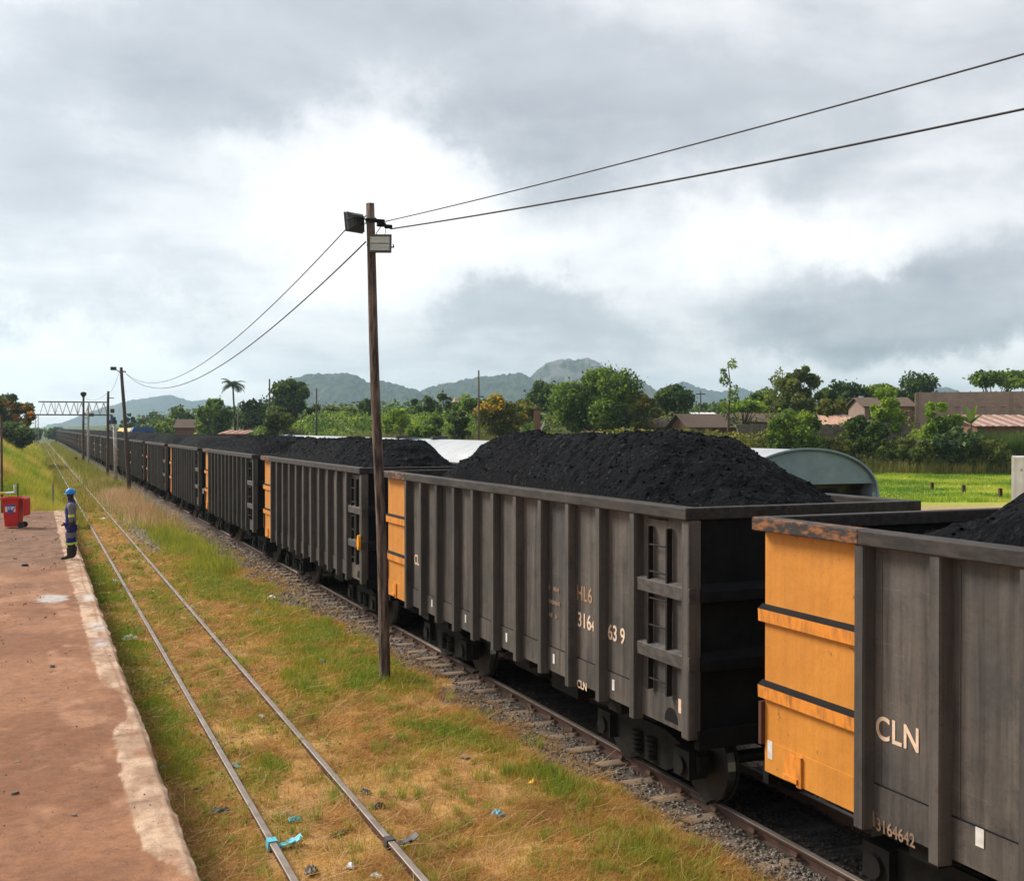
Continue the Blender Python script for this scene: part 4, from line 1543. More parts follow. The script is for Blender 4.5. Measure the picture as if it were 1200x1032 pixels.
# ------------------------------------------------------------------ platform things: bin, pipe railing, stake, worker
def wheelie_bin():
    D = 38.3
    x, y = W(15.5, D)
    root = empty('wheelie_bin', (x, y, PLAT_Z), -TH * .75)
    tag(root, 'red plastic wheelie bin with a white and blue sticker, standing open on the platform', 'wheelie bin')
    b = MB()
    def ring(z, w, d, r=.05, dy=0.0):
        pts = []
        for cx, cy, a0 in ((w - r, d - r, 0), (-w + r, d - r, 90), (-w + r, -d + r, 180), (w - r, -d + r, 270)):
            for k in range(4):
                a = math.radians(a0 + 30 * k)
                pts.append((cx + r * math.cos(a), cy + r * math.sin(a) + dy, z))
        return pts
    rings = [ring(.05, .225, .24), ring(.5, .258, .28), ring(.93, .29, .32), ring(.97, .33, .36), ring(1.04, .335, .365), ring(1.04, .30, .33), ring(.93, .275, .305), ring(.10, .215, .23)]
    n = len(rings[0])
    for i in range(len(rings) - 1):
        b.add(rings[i] + rings[i + 1], [(k, (k + 1) % n, n + (k + 1) % n, n + k) for k in range(n)])
    b.add(rings[0], [tuple(range(n))[::-1]])
    b.add(rings[-1], [tuple(range(n))])
    for xx in (-.10, .10):
        b.prism([(xx - .02, -.262), (xx + .02, -.262), (xx + .02, -.24), (xx - .02, -.24)], 'z', .10, .45)
    b.build('bin_body', M['red_plastic'], root)
    l = MB()        # lid thrown back, hanging down on the far right side
    l.prism([(.345, 1.02), (.40, 1.05), (.455, .98), (.46, .42), (.42, .40), (.40, .90)], 'y', -.30, .30)
    l.build('lid', M['red_plastic'], root, bevel=.015)
    w = MB()
    w.cyl((.30, -.2, .10), 'y', .10, .06, 16)
    w.build('wheel', M['rubber'], root)
    w = MB()
    w.cyl((.30, .2, .10), 'y', .10, .06, 16)
    w.build('wheel', M['rubber'], root)
    s = MB()
    s.box(-.17, .16, -.318, -.29, .56, .80)
    st = s.build('sticker', M['white_print'], root)
    s = MB()
    s.box(-.17, .16, -.322, -.3185, .74, .80)
    s.prism([(.0 + .10 * math.cos(a), .575 + .065 * math.sin(a)) for a in np.linspace(0, 2 * math.pi, 17)[:-1]], 'y', -.322, -.3185)
    s.build('printed_band', M['blue_print'], st)
    s = MB()
    s.prism([(.05, .58), (.09, .58), (.16, .70), (.12, .72)], 'y', -.324, -.3225)
    s.box(-.10, -.075, -.324, -.3225, .58, .72)
    s.build('printed_mark', M['red_plastic'], st)
    s = MB()
    s.box(-.05, -.03, -.324, -.3225, .62, .72).box(.0, .02, -.324, -.3225, .64, .72).box(-.03, .0, -.324, -.3225, .70, .72)
    s.build('printed_mark', M['blue_print'], st)


wheelie_bin()


def pipe_rail():
    D = 43
    x, y = W(17.5, D)
    root = empty('pipe_railing', (x, y, PLAT_Z))
    tag(root, 'white and yellow pipe railing end behind the red bin', 'railing')
    ux, uy = CT, -ST
    def P(u, z, v=0):
        return (ux * u + ST * v, uy * u + CT * v, z)
    MB().tube([P(.1, 0), P(.1, 1.28)], .028, 8).tube([P(-2.2, 0), P(-2.2, 1.0)], .03, 8).build('post', M['pole_far'], root)
    MB().tube([P(-.02, 1.22), P(-.02, .93), P(-.36, .90)], .045, 8).build('pipe_end', M['white_print'], root)
    MB().tube([P(-.36, .90), P(-2.6, .86)], .042, 8).build('pipe', M['plastic_yellow'], root)


pipe_rail()
x, y = W(61, 50.6)
st = empty('marker_stake', (x, y, .1))
tag(st, 'thin grey stake with an orange tip at the far end of the platform', 'stake')
MB().tube([(0, 0, -.2), (.03, 0, 1.45)], .045, 7).build('shaft', M['galv'], st)
MB().tube([(.03, 0, 1.45), (.032, 0, 1.60)], [.048, .04], 7).build('tip', M['loco_orange'], st)
x, y = W(2, 45)
MB().tube([(x, y, .5), (x - .01, y, 4.6)], .045, 8).build('pipe_post', M['pole_far'])
tag(bpy.data.objects['pipe_post'], 'thin brown upright post at the left picture edge by the bin', 'post')


def skin_obj(name, nodes, edges, mat, parent, sub=1):
    """nodes: (x,y,z,r) or (x,y,z,rx,ry)"""
    me = bpy.data.meshes.new(name)
    me.from_pydata([n[:3] for n in nodes], edges, [])
    o = link(bpy.data.objects.new(name, me), parent)
    sk = o.modifiers.new('skin', 'SKIN')
    if not me.skin_vertices:
        with bpy.context.temp_override(object=o, active_object=o):
            bpy.ops.mesh.customdata_skin_add()
    for i, n in enumerate(nodes):
        s = me.skin_vertices[0].data[i]
        s.radius = (n[3], n[4] if len(n) > 4 else n[3])
        s.use_root = (i == 0)
    sk.use_smooth_shade = True
    ss = o.modifiers.new('subsurf', 'SUBSURF')
    ss.levels = ss.render_levels = sub
    me.materials.append(mat)
    return o


def bake(o):
    dg = bpy.context.evaluated_depsgraph_get()
    me = bpy.data.meshes.new_from_object(o.evaluated_get(dg))
    o.modifiers.clear()
    o.data = me
    return o


def worker():
    D = 29.0
    x, y = W(83.5, D)
    root = empty('person', (x, y, PLAT_Z + .012), math.radians(-106))
    tag(root, 'person in blue helmet and grey and blue overalls, standing on the platform edge', 'person')
    # front is -y, own left is +x (the side towards the camera)
    N, E = [], []
    def chain(pts, start=None):
        prev = start
        for p in pts:
            N.append(p)
            i = len(N) - 1
            if prev is not None:
                E.append((prev, i))
            prev = i
        return prev
    pel = chain([(0, 0, .93, .13, .11)])
    ch = chain([(0, -.01, 1.10, .125, .10), (0, 0, 1.28, .155, .115), (0, .015, 1.42, .12, .09), (0, .0, 1.50, .055, .055), (0, -.02, 1.565, .07, .075), (0, -.025, 1.66, .076, .092), (0, -.02, 1.73, .055, .07)], pel)
    neck = 3
    head = 6
    N.append((0, -.125, 1.635, .018, .016)); E.append((head, len(N) - 1))     # nose
    for s in (-1, 1):
        N.append((s * .088, -.01, 1.645, .02, .026)); E.append((head, len(N) - 1))     # ears
    N.append((0, -.085, 1.57, .035, .03)); E.append((5, len(N) - 1))          # chin
    def leg(s, fwd):
        return chain([(s * .095, 0, .86, .092, .10), (s * .10, -.012 + fwd * .5, .50, .062, .066), (s * .105, .01 + fwd, .12, .045, .05), (s * .112, -.03 + fwd, .05, .042, .04), (s * .12, -.15 + fwd, .035, .036, .03)], pel)
    leg(1, -.04)
    leg(-1, .02)
    def arm(s, pts):
        last = chain([(s * .19, .01, 1.40, .058, .056)] + pts, neck)
        return last
    # left arm hangs at the side, slightly behind; right arm reaches forward at the hip
    lw = arm(1, [(.235, .06, 1.14, .044, .046), (.225, .035, .90, .032, .034)])
    rw = arm(-1, [(-.23, .0, 1.14, .044, .046), (-.18, -.17, .93, .032, .034)])
    def hand(w, base, d, side, thumb):
        d = Vector(d).normalized()
        side = Vector(side).normalized()
        nrm = d.cross(side).normalized()
        p = Vector(base)
        palm = chain([(*(p + d * .05), .036, .02)], w)
        for k, L in enumerate((.072, .082, .077, .060)):
            r = p + d * .088 + side * (.027 - .018 * k)
            a = r + d * L * .55 + nrm * .010 * thumb
            e = r + d * L * .9 + nrm * .032 * thumb
            chain([(*r, .0095), (*a, .0088), (*e, .0075)], palm)
        t0 = p + d * .035 + side * .038
        chain([(*t0, .012), (*(t0 + side * .020 + d * .03), .010), (*(t0 + side * .016 + d * .055 + nrm * .012 * thumb), .008)], palm)
    hand(lw, (.225, .035, .90), (0, -.12, -1), (0, -1, .1), -1)
    hand(rw, (-.18, -.17, .93), (.1, -.75, -.55), (.7, -.2, .5), 1)
    body = bake(skin_obj('body', N, E, M['skin'], root, 2))
    # eyes, as small children on the face
    for s in (-1, 1):
        b = MB()
        b.tube([(s * .032, -.112, 1.665), (s * .032, -.119, 1.665)], [.012, .006], 8)
        b.build('eye', M['white_print'], root)
    # trousers
    def trouser(s, fwd):
        return [(s * .097, 0, .84, .108, .118), (s * .102, -.012 + fwd * .5, .52, .088, .095), (s * .106, .008 + fwd, .34, .084, .09)]
    tn = [(0, 0, .95, .150, .128)]
    te = []
    for s, fw in ((1, -.04), (-1, .02)):
        b0 = len(tn)
        tn += trouser(s, fw)
        te += [(0, b0), (b0, b0 + 1), (b0 + 1, b0 + 2)]
    bake(skin_obj('trousers', tn, te, M['cloth_blue'], root, 2))
    for s, fw in ((1, -.04), (-1, .02)):
        fx = s * .1045
        b = MB()
        b.tube([(fx, fw - .004, .385), (fx, fw - .002, .44)], [.099, .100], 18, cap=False)
        b.tube([(fx, fw - .002, .44), (fx, fw - .004, .385)], [.094, .093], 18, cap=False)
        b.build('reflective_band', M['hi_vis'], root, smooth=True)
        b = MB()
        b.tube([(fx * .97, fw * .55 - .01, .56), (fx * .97, fw * .5 - .01, .62), (fx * .96, fw * .4 - .008, .70)], [.100, .103, .108], 18, cap=False)
        b.build('thigh_patch', M['cloth_grey'], root, smooth=True)
        # boots: gumboot shaft and foot
        bake(skin_obj('boot', [(fx, fw + .008, .35, .078, .082), (fx * 1.02, fw + .012, .18, .068, .074), (fx * 1.04, fw, .07, .062, .07), (fx * 1.10, fw - .11, .048, .052, .044), (fx * 1.15, fw - .20, .042, .045, .036)],
                      [(0, 1), (1, 2), (2, 3), (3, 4)], M['boot'], root, 2))
    b = MB()
    b.tube([(.115, -.085, .095), (.118, -.13, .085)], [.035, .028], 10)
    b.build('boot_tag', M['boot_tan'], root)
    # jacket: grey body and sleeves
    jn = [(0, 0, .93, .162, .140), (0, -.01, 1.12, .152, .130), (0, 0, 1.30, .178, .140), (0, .012, 1.43, .135, .108), (0, .0, 1.485, .078, .075)]
    je = [(0, 1), (1, 2), (2, 3), (3, 4)]
    for pts in ([(.20, .01, 1.395, .078, .076), (.242, .062, 1.14, .064, .066), (.228, .038, .955, .056, .058)], [(-.20, .01, 1.395, .078, .076), (-.235, 0, 1.14, .064, .066), (-.19, -.14, .965, .056, .058)]):
        b0 = len(jn)
        jn += pts
        je += [(3, b0), (b0, b0 + 1), (b0 + 1, b0 + 2)]
    jk = bake(skin_obj('jacket', jn, je, M['cloth_grey'], root, 2))
    # blue front, yoke and collar follow the chest
    b = MB()
    zs = [.90, 1.05, 1.2, 1.33, 1.42]
    rx = [.150, .148, .160, .158, .125]
    ry = [.150, .140, .146, .140, .112]
    rows = []
    for z, a, c in zip(zs, rx, ry):
        rows.append([(a * 1.05 * math.sin(t), -c * 1.06 * math.cos(t), z) for t in np.linspace(-1.05, 1.05, 15)])
    for i in range(len(rows) - 1):
        m = len(rows[0])
        b.add(rows[i] + rows[i + 1], [(k, k + 1, m + k + 1, m + k) for k in range(m - 1)])
        inner = [[(p[0] * .93, p[1] * .93, p[2]) for p in r] for r in (rows[i], rows[i + 1])]
        b.add(inner[0] + inner[1], [(m + k, m + k + 1, k + 1, k) for k in range(m - 1)])
    b.build('blue_front', M['cloth_blue'], root, smooth=True)
    b = MB()
    b.tube([(0, .0, 1.455), (0, -.005, 1.53)], [.098, .082], 16, cap=False)
    b.build('collar', M['cloth_blue'], root, smooth=True)
    b = MB()
    b.box(-.02, .09, -.166, -.150, 1.30, 1.33)
    b.build('chest_print', M['white_print'], root)
    for pa, pb in (((.238, .056, 1.10), (.234, .050, 1.165)), ((-.22, -.045, 1.075), (-.232, -.005, 1.13))):
        b = MB()
        b.tube([pa, pb], [.074, .077], 16, cap=False)
        b.tube([pb, pa], [.068, .066], 16, cap=False)
        b.build('reflective_band', M['hi_vis'], root, smooth=True)
    # helmet with brim
    b = MB()
    n = 22
    prof = [(1.685, 1.20), (1.682, 1.0), (1.72, .99), (1.765, .90), (1.80, .70), (1.822, .42), (1.83, .08)]
    rr = []
    for z, s in prof:
        rr.append([(.112 * s * math.sin(2 * math.pi * k / n), -.02 - .135 * s * math.cos(2 * math.pi * k / n) * (1.12 if s > 1.1 and math.cos(2 * math.pi * k / n) > 0 else 1), z) for k in range(n)])
    for i in range(len(rr) - 1):
        b.add(rr[i] + rr[i + 1], [(k, (k + 1) % n, n + (k + 1) % n, n + k) for k in range(n)])
    b.add(rr[-1], [tuple(range(n))])
    b.add(rr[0], [tuple(range(n))[::-1]])
    b.build('helmet', M['helmet'], root, smooth=True)


worker()

# ------------------------------------------------------------------ foliage
def quads_from(c, size, r, upbias=0.0, aspect=.6):
    """leaf shaped faces (four corners) with random tilt at points c"""
    n = len(c)
    a = r.normal(size=(n, 3))
    a[:, 2] += upbias
    a /= np.linalg.norm(a, axis=1)[:, None]
    b = r.normal(size=(n, 3))
    u = np.cross(a, b)
    u /= np.linalg.norm(u, axis=1)[:, None]
    v = np.cross(a, u)
    s = (size * r.uniform(.6, 1.3, n))[:, None]
    V = np.stack([c - u * s, c + v * s * aspect - u * s * .1, c + u * s, c - v * s * aspect - u * s * .1], 1)
    return V.reshape(-1, 3)


def crown(name, blobs, n, leaf, pal, parent, seed, flower=None, shell=.55, gap=.0, upbias=.5):
    """pal = (dark, mid, light); blobs = (x,y,z,rx,ry,rz)"""
    r = np.random.default_rng(seed)
    B = np.array(blobs, float)
    wgt = (B[:, 3] * B[:, 4] + B[:, 4] * B[:, 5]) ** .95
    idx = r.choice(len(B), n, p=wgt / wgt.sum())
    d = r.normal(size=(n, 3))
    d /= np.linalg.norm(d, axis=1)[:, None]
    rad = shell + (1 - shell) * r.random(n) ** .6
    rad = rad * (1 + .26 * r.normal(size=n) * (r.random(n) < .40))
    c = B[idx, :3] + d * rad[:, None] * B[idx, 3:]
    # thin out by 3D-ish noise so that gaps open in the crown
    g = .5 * vnoise(c[:, 0] * 1.1 + seed, c[:, 2] * 1.3) + .5 * vnoise(c[:, 1] * 1.1, c[:, 2] * 1.1 + seed * 2)
    keep = g > gap
    c, idx, d = c[keep], idx[keep], d[keep]
    n = len(c)
    V = quads_from(c, np.full(n, leaf), r, upbias)
    tone = r.random(len(B))[idx] * .45 + .55 * vnoise(c[:, 0] * 1.3 + seed, c[:, 2] * 1.3 + c[:, 1]) + r.normal(size=n) * .22
    tone = np.clip(tone, 0, 1)
    pal = [np.array(p) for p in pal]
    C = np.where((tone < .5)[:, None], mix3(pal[0], pal[1], np.clip(tone * 2, 0, 1)), mix3(pal[1], pal[2], np.clip(tone * 2 - 1, 0, 1)))
    if flower is not None:
        fcol, famt = flower
        fn = vnoise(c[:, 0] * 1.5 + 5 + seed, c[:, 2] * 1.5) * .6 + r.random(n) * .4
        m = (fn > 1 - famt) & (d[:, 2] > -.25)
        C[m] = np.array(fcol) * r.uniform(.7, 1.15, m.sum())[:, None]
    C = np.repeat(C, 4, 0)
    return np_mesh(name, V, np.arange(4 * n), np.full(n, 4), M['leaf'], C, parent)


def tree(px, hw, pyt, pyb, D, label, kind='round', pal='mid', n=3500, leaf=None, flower=None, seed=0, trunk_frac=.28, gap=.26, group=None, cat='tree', name=None):
    x, y = W(px, D)
    zg = float(height(x, y))
    zb = min(zg, Z(pyb, D)) if kind != 'bush' else zg
    zt_ = Z(pyt, D)
    H = zt_ - zb
    R = hw / F * D * 1.06
    n = int(n * 1.5)
    r = random.Random(seed * 13 + 5)
    root = empty(name or ('shrub' if kind == 'bush' else 'tree'), (x, y, zb))
    tag(root, label, cat if kind != 'bush' else 'shrub', group)
    leaf = leaf or .00165 * D
    blobs = []
    P_ = PAL[pal]
    limbs = MB()
    if kind == 'slender':
        top = H
        limbs.tube([(0, 0, -.2), (r.uniform(-.1, .1), 0, H * .4), (r.uniform(-.25, .25), 0, H * .75), (0, 0, H * .97)], [.14, .11, .07, .03], 7)
        for k in range(8):
            f = .35 + .65 * (k + .5) / 8
            a = r.uniform(0, 6.28)
            q = R * (.55 + .3 * r.random())
            cx, cy, cz = q * math.cos(a) * .7, q * math.sin(a) * .7, H * f
            limbs.tube([(0, 0, cz - .35), (cx, cy, cz)], [.045, .02], 5)
            blobs.append((cx, cy, cz, q * .7, q * .7, H * .055))
    else:
        tb = H * trunk_frac * (.35 if kind != 'open' else .7) if kind != 'bush' else H * .05
        tr = max(.10, R * .07)
        limbs.tube([(0, 0, -.3), (r.uniform(-.1, .1), 0, tb * .5), (0, 0, tb), (r.uniform(-.2, .2), 0, H * .6)], [tr * 1.3, tr, tr * .9, tr * .4], 8)
        nb = {'round': 34, 'open': 26, 'bush': 24, 'flat': 24}[kind]
        cz = (tb + H) / 2
        hz = (H - tb) / 2
        for k in range(nb):
            a = r.uniform(0, 6.28)
            el = math.asin(r.uniform(-.95, 1))
            if k < 2:
                rr = .2
            else:
                rr = r.uniform(.50, .80) if kind != 'open' else r.uniform(.55, .88)
            bx, by = R * rr * math.cos(a) * math.cos(el), R * rr * math.sin(a) * math.cos(el)
            bz = cz + hz * rr * math.sin(el) * 1.0
            if kind == 'flat':
                bz = H - hz * .7 + hz * .4 * (1 - (rr * math.cos(el)) ** 2) + r.uniform(-.1, .1) * hz
            s = r.uniform(.18, .38) if kind != 'open' else r.uniform(.13, .28)
            blobs.append((bx, by, bz, R * s, R * s, min(R * s, hz * s * 1.5) * (.9 if kind != 'flat' else .55)))
            if k % 2 == 0 or kind == 'open':
                limbs.tube([(0, 0, tb * .85), (bx * .4, by * .4, (tb + bz) / 2), (bx, by, bz)], [tr * .5, tr * .3, tr * .12], 5)
    limbs.build('trunk', M['bark'], root, smooth=True)
    crown('crown', blobs, n, leaf, P_, root, seed + 100, flower, gap=gap, shell=.5)
    return root


PAL = {
    'dark': ((.018, .040, .010), (.066, .118, .024), (.19, .26, .045)),
    'mid': ((.026, .062, .010), (.115, .20, .024), (.34, .43, .05)),
    'light': ((.060, .125, .015), (.20, .32, .028), (.42, .51, .055)),
    'olive': ((.040, .062, .014), (.13, .165, .032), (.29, .32, .065)),
    'yellowish': ((.052, .072, .012), (.175, .19, .028), (.42, .38, .055)),
    'blue': ((.020, .044, .018), (.072, .125, .044), (.18, .25, .075)),
}
GT = 'trees beyond the trains'
YEL = (.72, .40, .02)
ORA = (.72, .30, .02)
TREES = [
    # px, half width, top row, base row, distance, label, kwargs
    (12, 33, 457, 512, 118, 'dark orange flowered tree on the grassy bank at the left picture edge', dict(kind='open', pal='dark', n=5200, flower=(ORA, .40), gap=.30, trunk_frac=.1)),
    (14, 26, 494, 516, 112, 'low dark bush at the foot of the orange flowered tree on the bank', dict(kind='bush', pal='dark', n=2200, gap=.1)),
    (42, 8, 499, 514, 300, 'small green bush right of the orange flowered tree', dict(kind='bush', pal='mid', n=900)),
    (66, 13, 499, 511, 330, 'low far tree left of the train head under the gantry', dict(pal='blue', n=500)),
    (176, 22, 483, 503, 230, 'low dark tree right of the second wooden pole', dict(pal='dark', n=1100)),
    (150, 9, 478, 503, 210, 'thin pale tree close behind the second wooden pole', dict(kind='open', pal='blue', n=400)),
    (216, 18, 474, 502, 190, 'rounded tree above the small thatched roof left of the palm', dict(pal='dark', n=1300)),
    (196, 14, 484, 504, 170, 'bushy tree left of the small thatched roof', dict(kind='bush', pal='mid', n=900)),
    (252, 21, 463, 505, 150, 'rounded green tree just left of the palm', dict(pal='mid', n=2600)),
    (300, 24, 465, 507, 150, 'dark green tree between the palm and the big spreading tree', dict(pal='dark', n=2600)),
    (346, 32, 446, 506, 142, 'big dark spreading tree between the two bare poles', dict(kind='open', pal='dark', n=5200, gap=.24, trunk_frac=.22)),
    (330, 27, 477, 514, 108, 'rounded olive green bush in front of the big spreading tree', dict(kind='bush', pal='olive', n=3200, gap=.15)),
    (398, 24, 476, 502, 170, 'low tree behind the pink tin roofs', dict(kind='flat', pal='olive', n=1500)),
    (430, 14, 464, 503, 150, 'dark tree just left of the near wooden pole', dict(pal='dark', n=1600)),
    (462, 20, 480, 512, 118, 'light green bush just right of the near wooden pole', dict(kind='bush', pal='light', n=2200)),
    (494, 21, 459, 508, 150, 'dark feathery tree right of the near wooden pole', dict(kind='open', pal='dark', n=2600, gap=.26)),
    (500, 21, 482, 514, 110, 'broad leafy green bush below the feathery tree', dict(kind='bush', pal='mid', n=2400)),
    (521, 11, 454, 508, 140, 'sparse thin tree with sky showing through its crown', dict(kind='open', pal='dark', n=420, gap=.3)),
    (537, 16, 478, 514, 112, 'dense dark green bush left of the rusty lamp pole', dict(kind='bush', pal='dark', n=1900)),
    (548, 22, 459, 505, 138, 'green tree rising behind the rusty lamp pole', dict(pal='mid', n=2600)),
    (588, 34, 463, 514, 116, 'broad bush covered in yellow flowers right of the rusty lamp pole', dict(kind='bush', pal='yellowish', n=5200, flower=(YEL, .36), gap=.15)),
    (617, 20, 468, 512, 124, 'yellow green shrub between the flowered bush and the brick pillar', dict(kind='bush', pal='yellowish', n=2000)),
    (645, 24, 440, 502, 140, 'dark domed tree behind the left side of the biggest tree', dict(pal='dark', n=3600, gap=.2)),
    (700, 62, 434, 517, 118, 'biggest tree with a broad dense green crown in the middle distance', dict(pal='mid', n=15000, gap=.20, trunk_frac=.16)),
    (752, 20, 458, 514, 115, 'yellow tinged tree against the right side of the biggest tree', dict(kind='open', pal='yellowish', n=3000, flower=(YEL, .2), trunk_frac=.15)),
    (786, 30, 450, 512, 128, 'dense dark tree right of the biggest tree', dict(pal='dark', n=5200, gap=.2)),
    (830, 20, 474, 500, 190, 'low dark trees behind the white roof and hut pole', dict(pal='dark', n=1200)),
    (853, 11, 422, 511, 106, 'tall slender tree with tufts of leaves up its bare stem', dict(kind='slender', pal='mid', n=420, gap=0.0, leaf=.14)),
    (872, 26, 468, 506, 118, 'light green spreading tree behind the slender tree', dict(kind='flat', pal='light', n=2200)),
    (892, 24, 455, 505, 130, 'mid green tree between the slender tree and the bare forked tree', dict(pal='mid', n=3200)),
    (908, 15, 432, 512, 108, 'thin forked tree with few leaves at its top', dict(kind='slender', pal='olive', n=420, gap=0.0, leaf=.14)),
    (938, 32, 428, 505, 124, 'tall ragged olive tree with bare twigs over the orange roofs', dict(kind='open', pal='olive', n=6000, gap=.22, trunk_frac=.2)),
    (984, 28, 441, 505, 150, 'dark tree right of the tall ragged olive tree', dict(pal='dark', n=3600, gap=.2)),
    (975, 22, 464, 502, 120, 'pale green open tree in front of the orange roofs', dict(kind='open', pal='yellowish', n=1800)),
    (1022, 26, 448, 500, 150, 'wide green tree behind the pitched brown roof', dict(kind='flat', pal='mid', n=2600)),
    (1074, 32, 437, 492, 160, 'dark domed tree behind the long block wall', dict(pal='dark', n=4200, gap=.2)),
    (1040, 20, 450, 500, 108, 'bright green tree in front of the left end of the block wall', dict(pal='light', n=3200, gap=.2)),
    (1165, 40, 430, 480, 150, 'open tree rising above the right end of the block wall', dict(kind='flat', pal='mid', n=3600, gap=.25, trunk_frac=.2)),
    (926, 33, 473, 529, 102, 'broad deep green bush left of the grey wagon end', dict(kind='bush', pal='mid', n=6500, gap=.15)),
    (1004, 15, 478, 532, 104, 'dark columnar bush above the grey wagon arch', dict(kind='bush', pal='dark', n=2600, gap=.1)),
    (1026, 14, 484, 530, 103, 'narrow dark green bush right of the columnar bush', dict(kind='bush', pal='dark', n=2200, gap=.1)),
    (1100, 24, 464, 512, 104, 'bright yellow green tree in front of the block wall', dict(kind='bush', pal='light', n=3400, gap=.2)),
    (1120, 27, 496, 556, 101, 'large leaved dark creeper bush at the edge of the lawn', dict(kind='bush', pal='blue', n=2000, leaf=.26, gap=.1)),
    (1072, 25, 512, 556, 101, 'olive scrub bush at the lawn edge left of the creeper', dict(kind='bush', pal='olive', n=3600, gap=.1)),
    (1046, 22, 516, 552, 102, 'low olive scrub behind the grey wagon arch', dict(kind='bush', pal='olive', n=2600, gap=.1)),
    (1160, 26, 515, 557, 101, 'olive scrub bush at the lawn edge beside the white container', dict(kind='bush', pal='olive', n=3200, gap=.1)),
    (1190, 18, 520, 556, 103, 'dark scrub bush half behind the white container', dict(kind='bush', pal='dark', n=1800, gap=.1)),
    (960, 20, 505, 534, 103, 'grassy scrub below the stone wall', dict(kind='bush', pal='olive', n=2000, gap=.1)),
    (985, 14, 512, 545, 101, 'yellowing scrub behind the top of the grey wagon arch', dict(kind='bush', pal='yellowish', n=1500, gap=.1)),
]
for i, (px, hw, a, b_, D, lab, kw) in enumerate(TREES):
    tree(px, hw, a, b_, D, lab, seed=i + 1, group=GT if i > 2 else None, **kw)

# scrub that closes the view under the trees, and the far woodland behind it
def scrub(name, n, pa, pb, Da, Db, h0, h1, leaf, pal, label, seed):
    r = np.random.default_rng(seed)
    px, D = r.uniform(pa, pb, n), Da + (Db - Da) * r.random(n)
    cx = (px - 600) / F * D
    x, y = cx * CT + D * ST, -cx * ST + D * CT
    k = x > 15.5
    x, y, D = x[k], y[k], D[k]
    n = len(x)
    top = h0 + (h1 - h0) * fbm(x * .16, y * .16, 3, seed) ** 1.5 * 1.6
    z = height(x, y) + top * r.random(n) ** .8 * .95
    V = quads_from(np.stack([x, y, z], -1), leaf * D / 120, r, .5)
    t = np.clip(fbm(x * .5, y * .5, 4, seed + 1) * 1.5 - .25 + r.normal(0, .2, n), 0, 1)
    p = [np.array(q) for q in PAL[pal]]
    C = np.where((t < .5)[:, None], mix3(p[0], p[1], np.clip(t * 2, 0, 1)), mix3(p[1], p[2], np.clip(t * 2 - 1, 0, 1)))
    o = np_mesh(name, V, np.arange(4 * n), np.full(n, 4), M['leaf'], np.repeat(C, 4, 0))
    tag(o, label, 'undergrowth', None, 'stuff')


scrub('undergrowth', 26000, 160, 640, 118, 150, .5, 2.2, .17, 'mid', 'tangled green undergrowth under the trees beyond the pale wagons', 301)
scrub('undergrowth', 24000, 640, 1260, 117, 150, .6, 2.6, .17, 'olive', 'tangled olive undergrowth between the huts and the trees', 302)
scrub('undergrowth', 14000, 930, 1260, 100, 111, .5, 2.6, .15, 'olive', 'weedy olive undergrowth on the slope above the lawn', 304)
scrub('undergrowth', 16000, 640, 1010, 103, 110, 1.0, 3.3, .14, 'yellowish', 'rank yellow green weeds in front of the huts right of the biggest tree', 305)
scrub('undergrowth', 15000, 985, 1250, 104, 112, .9, 4.2, .15, 'light', 'leafy green undergrowth below the block building', 306)
scrub('woodland', 30000, 120, 1260, 170, 300, 1.2, 4.6, .24, 'dark', 'far dark woodland behind the nearer trees', 303)


# palm
def palm(px, pyt, D, label):
    x, y = W(px, D)
    zg = float(height(x, y))
    root = empty('palm_tree', (x, y, zg))
    tag(root, label, 'palm tree')
    H = Z(pyt, D) - zg - .5
    MB().tube([(.4, 0, -.2), (.25, 0, H * .4), (.08, 0, H * .8), (0, 0, H)], [.17, .13, .11, .11], 8).build('trunk', M['bark'], root, smooth=True)
    r = random.Random(3)
    V, C = [], []
    for k in range(16):
        a = k * 2.4
        el = r.uniform(-.1, 1.1)
        L = 1.9
        prev = Vector((0, 0, H))
        d = Vector((math.cos(a) * math.cos(el), math.sin(a) * math.cos(el), math.sin(el)))
        p = prev.copy()
        for s in range(9):
            q = p + d * L / 9
            d = (d + Vector((0, 0, -.19))).normalized()
            side = d.cross(Vector((0, 0, 1)))
            side = side.normalized() if side.length > .05 else Vector((1, 0, 0))
            w = .55 * math.sin((s + 1.2) / 10.2 * math.pi) + .08
            for sg in (-1, 1):
                tip = (p + q) / 2 + side * sg * w + d * .22 + Vector((0, 0, -.22 * w))
                V += [p, q, tip + d * .06, tip - d * .06]
                c = r.choice(((.035, .06, .02), (.06, .09, .028), (.09, .12, .04)))
                C += [c] * 4
            p = q
    n = len(V) // 4
    np_mesh('fronds', [tuple(v) for v in V], np.arange(4 * n), np.full(n, 4), M['leaf'], np.array(C), root)


palm(273, 447, 150, 'palm tree with a mop of drooping fronds above the other trees')


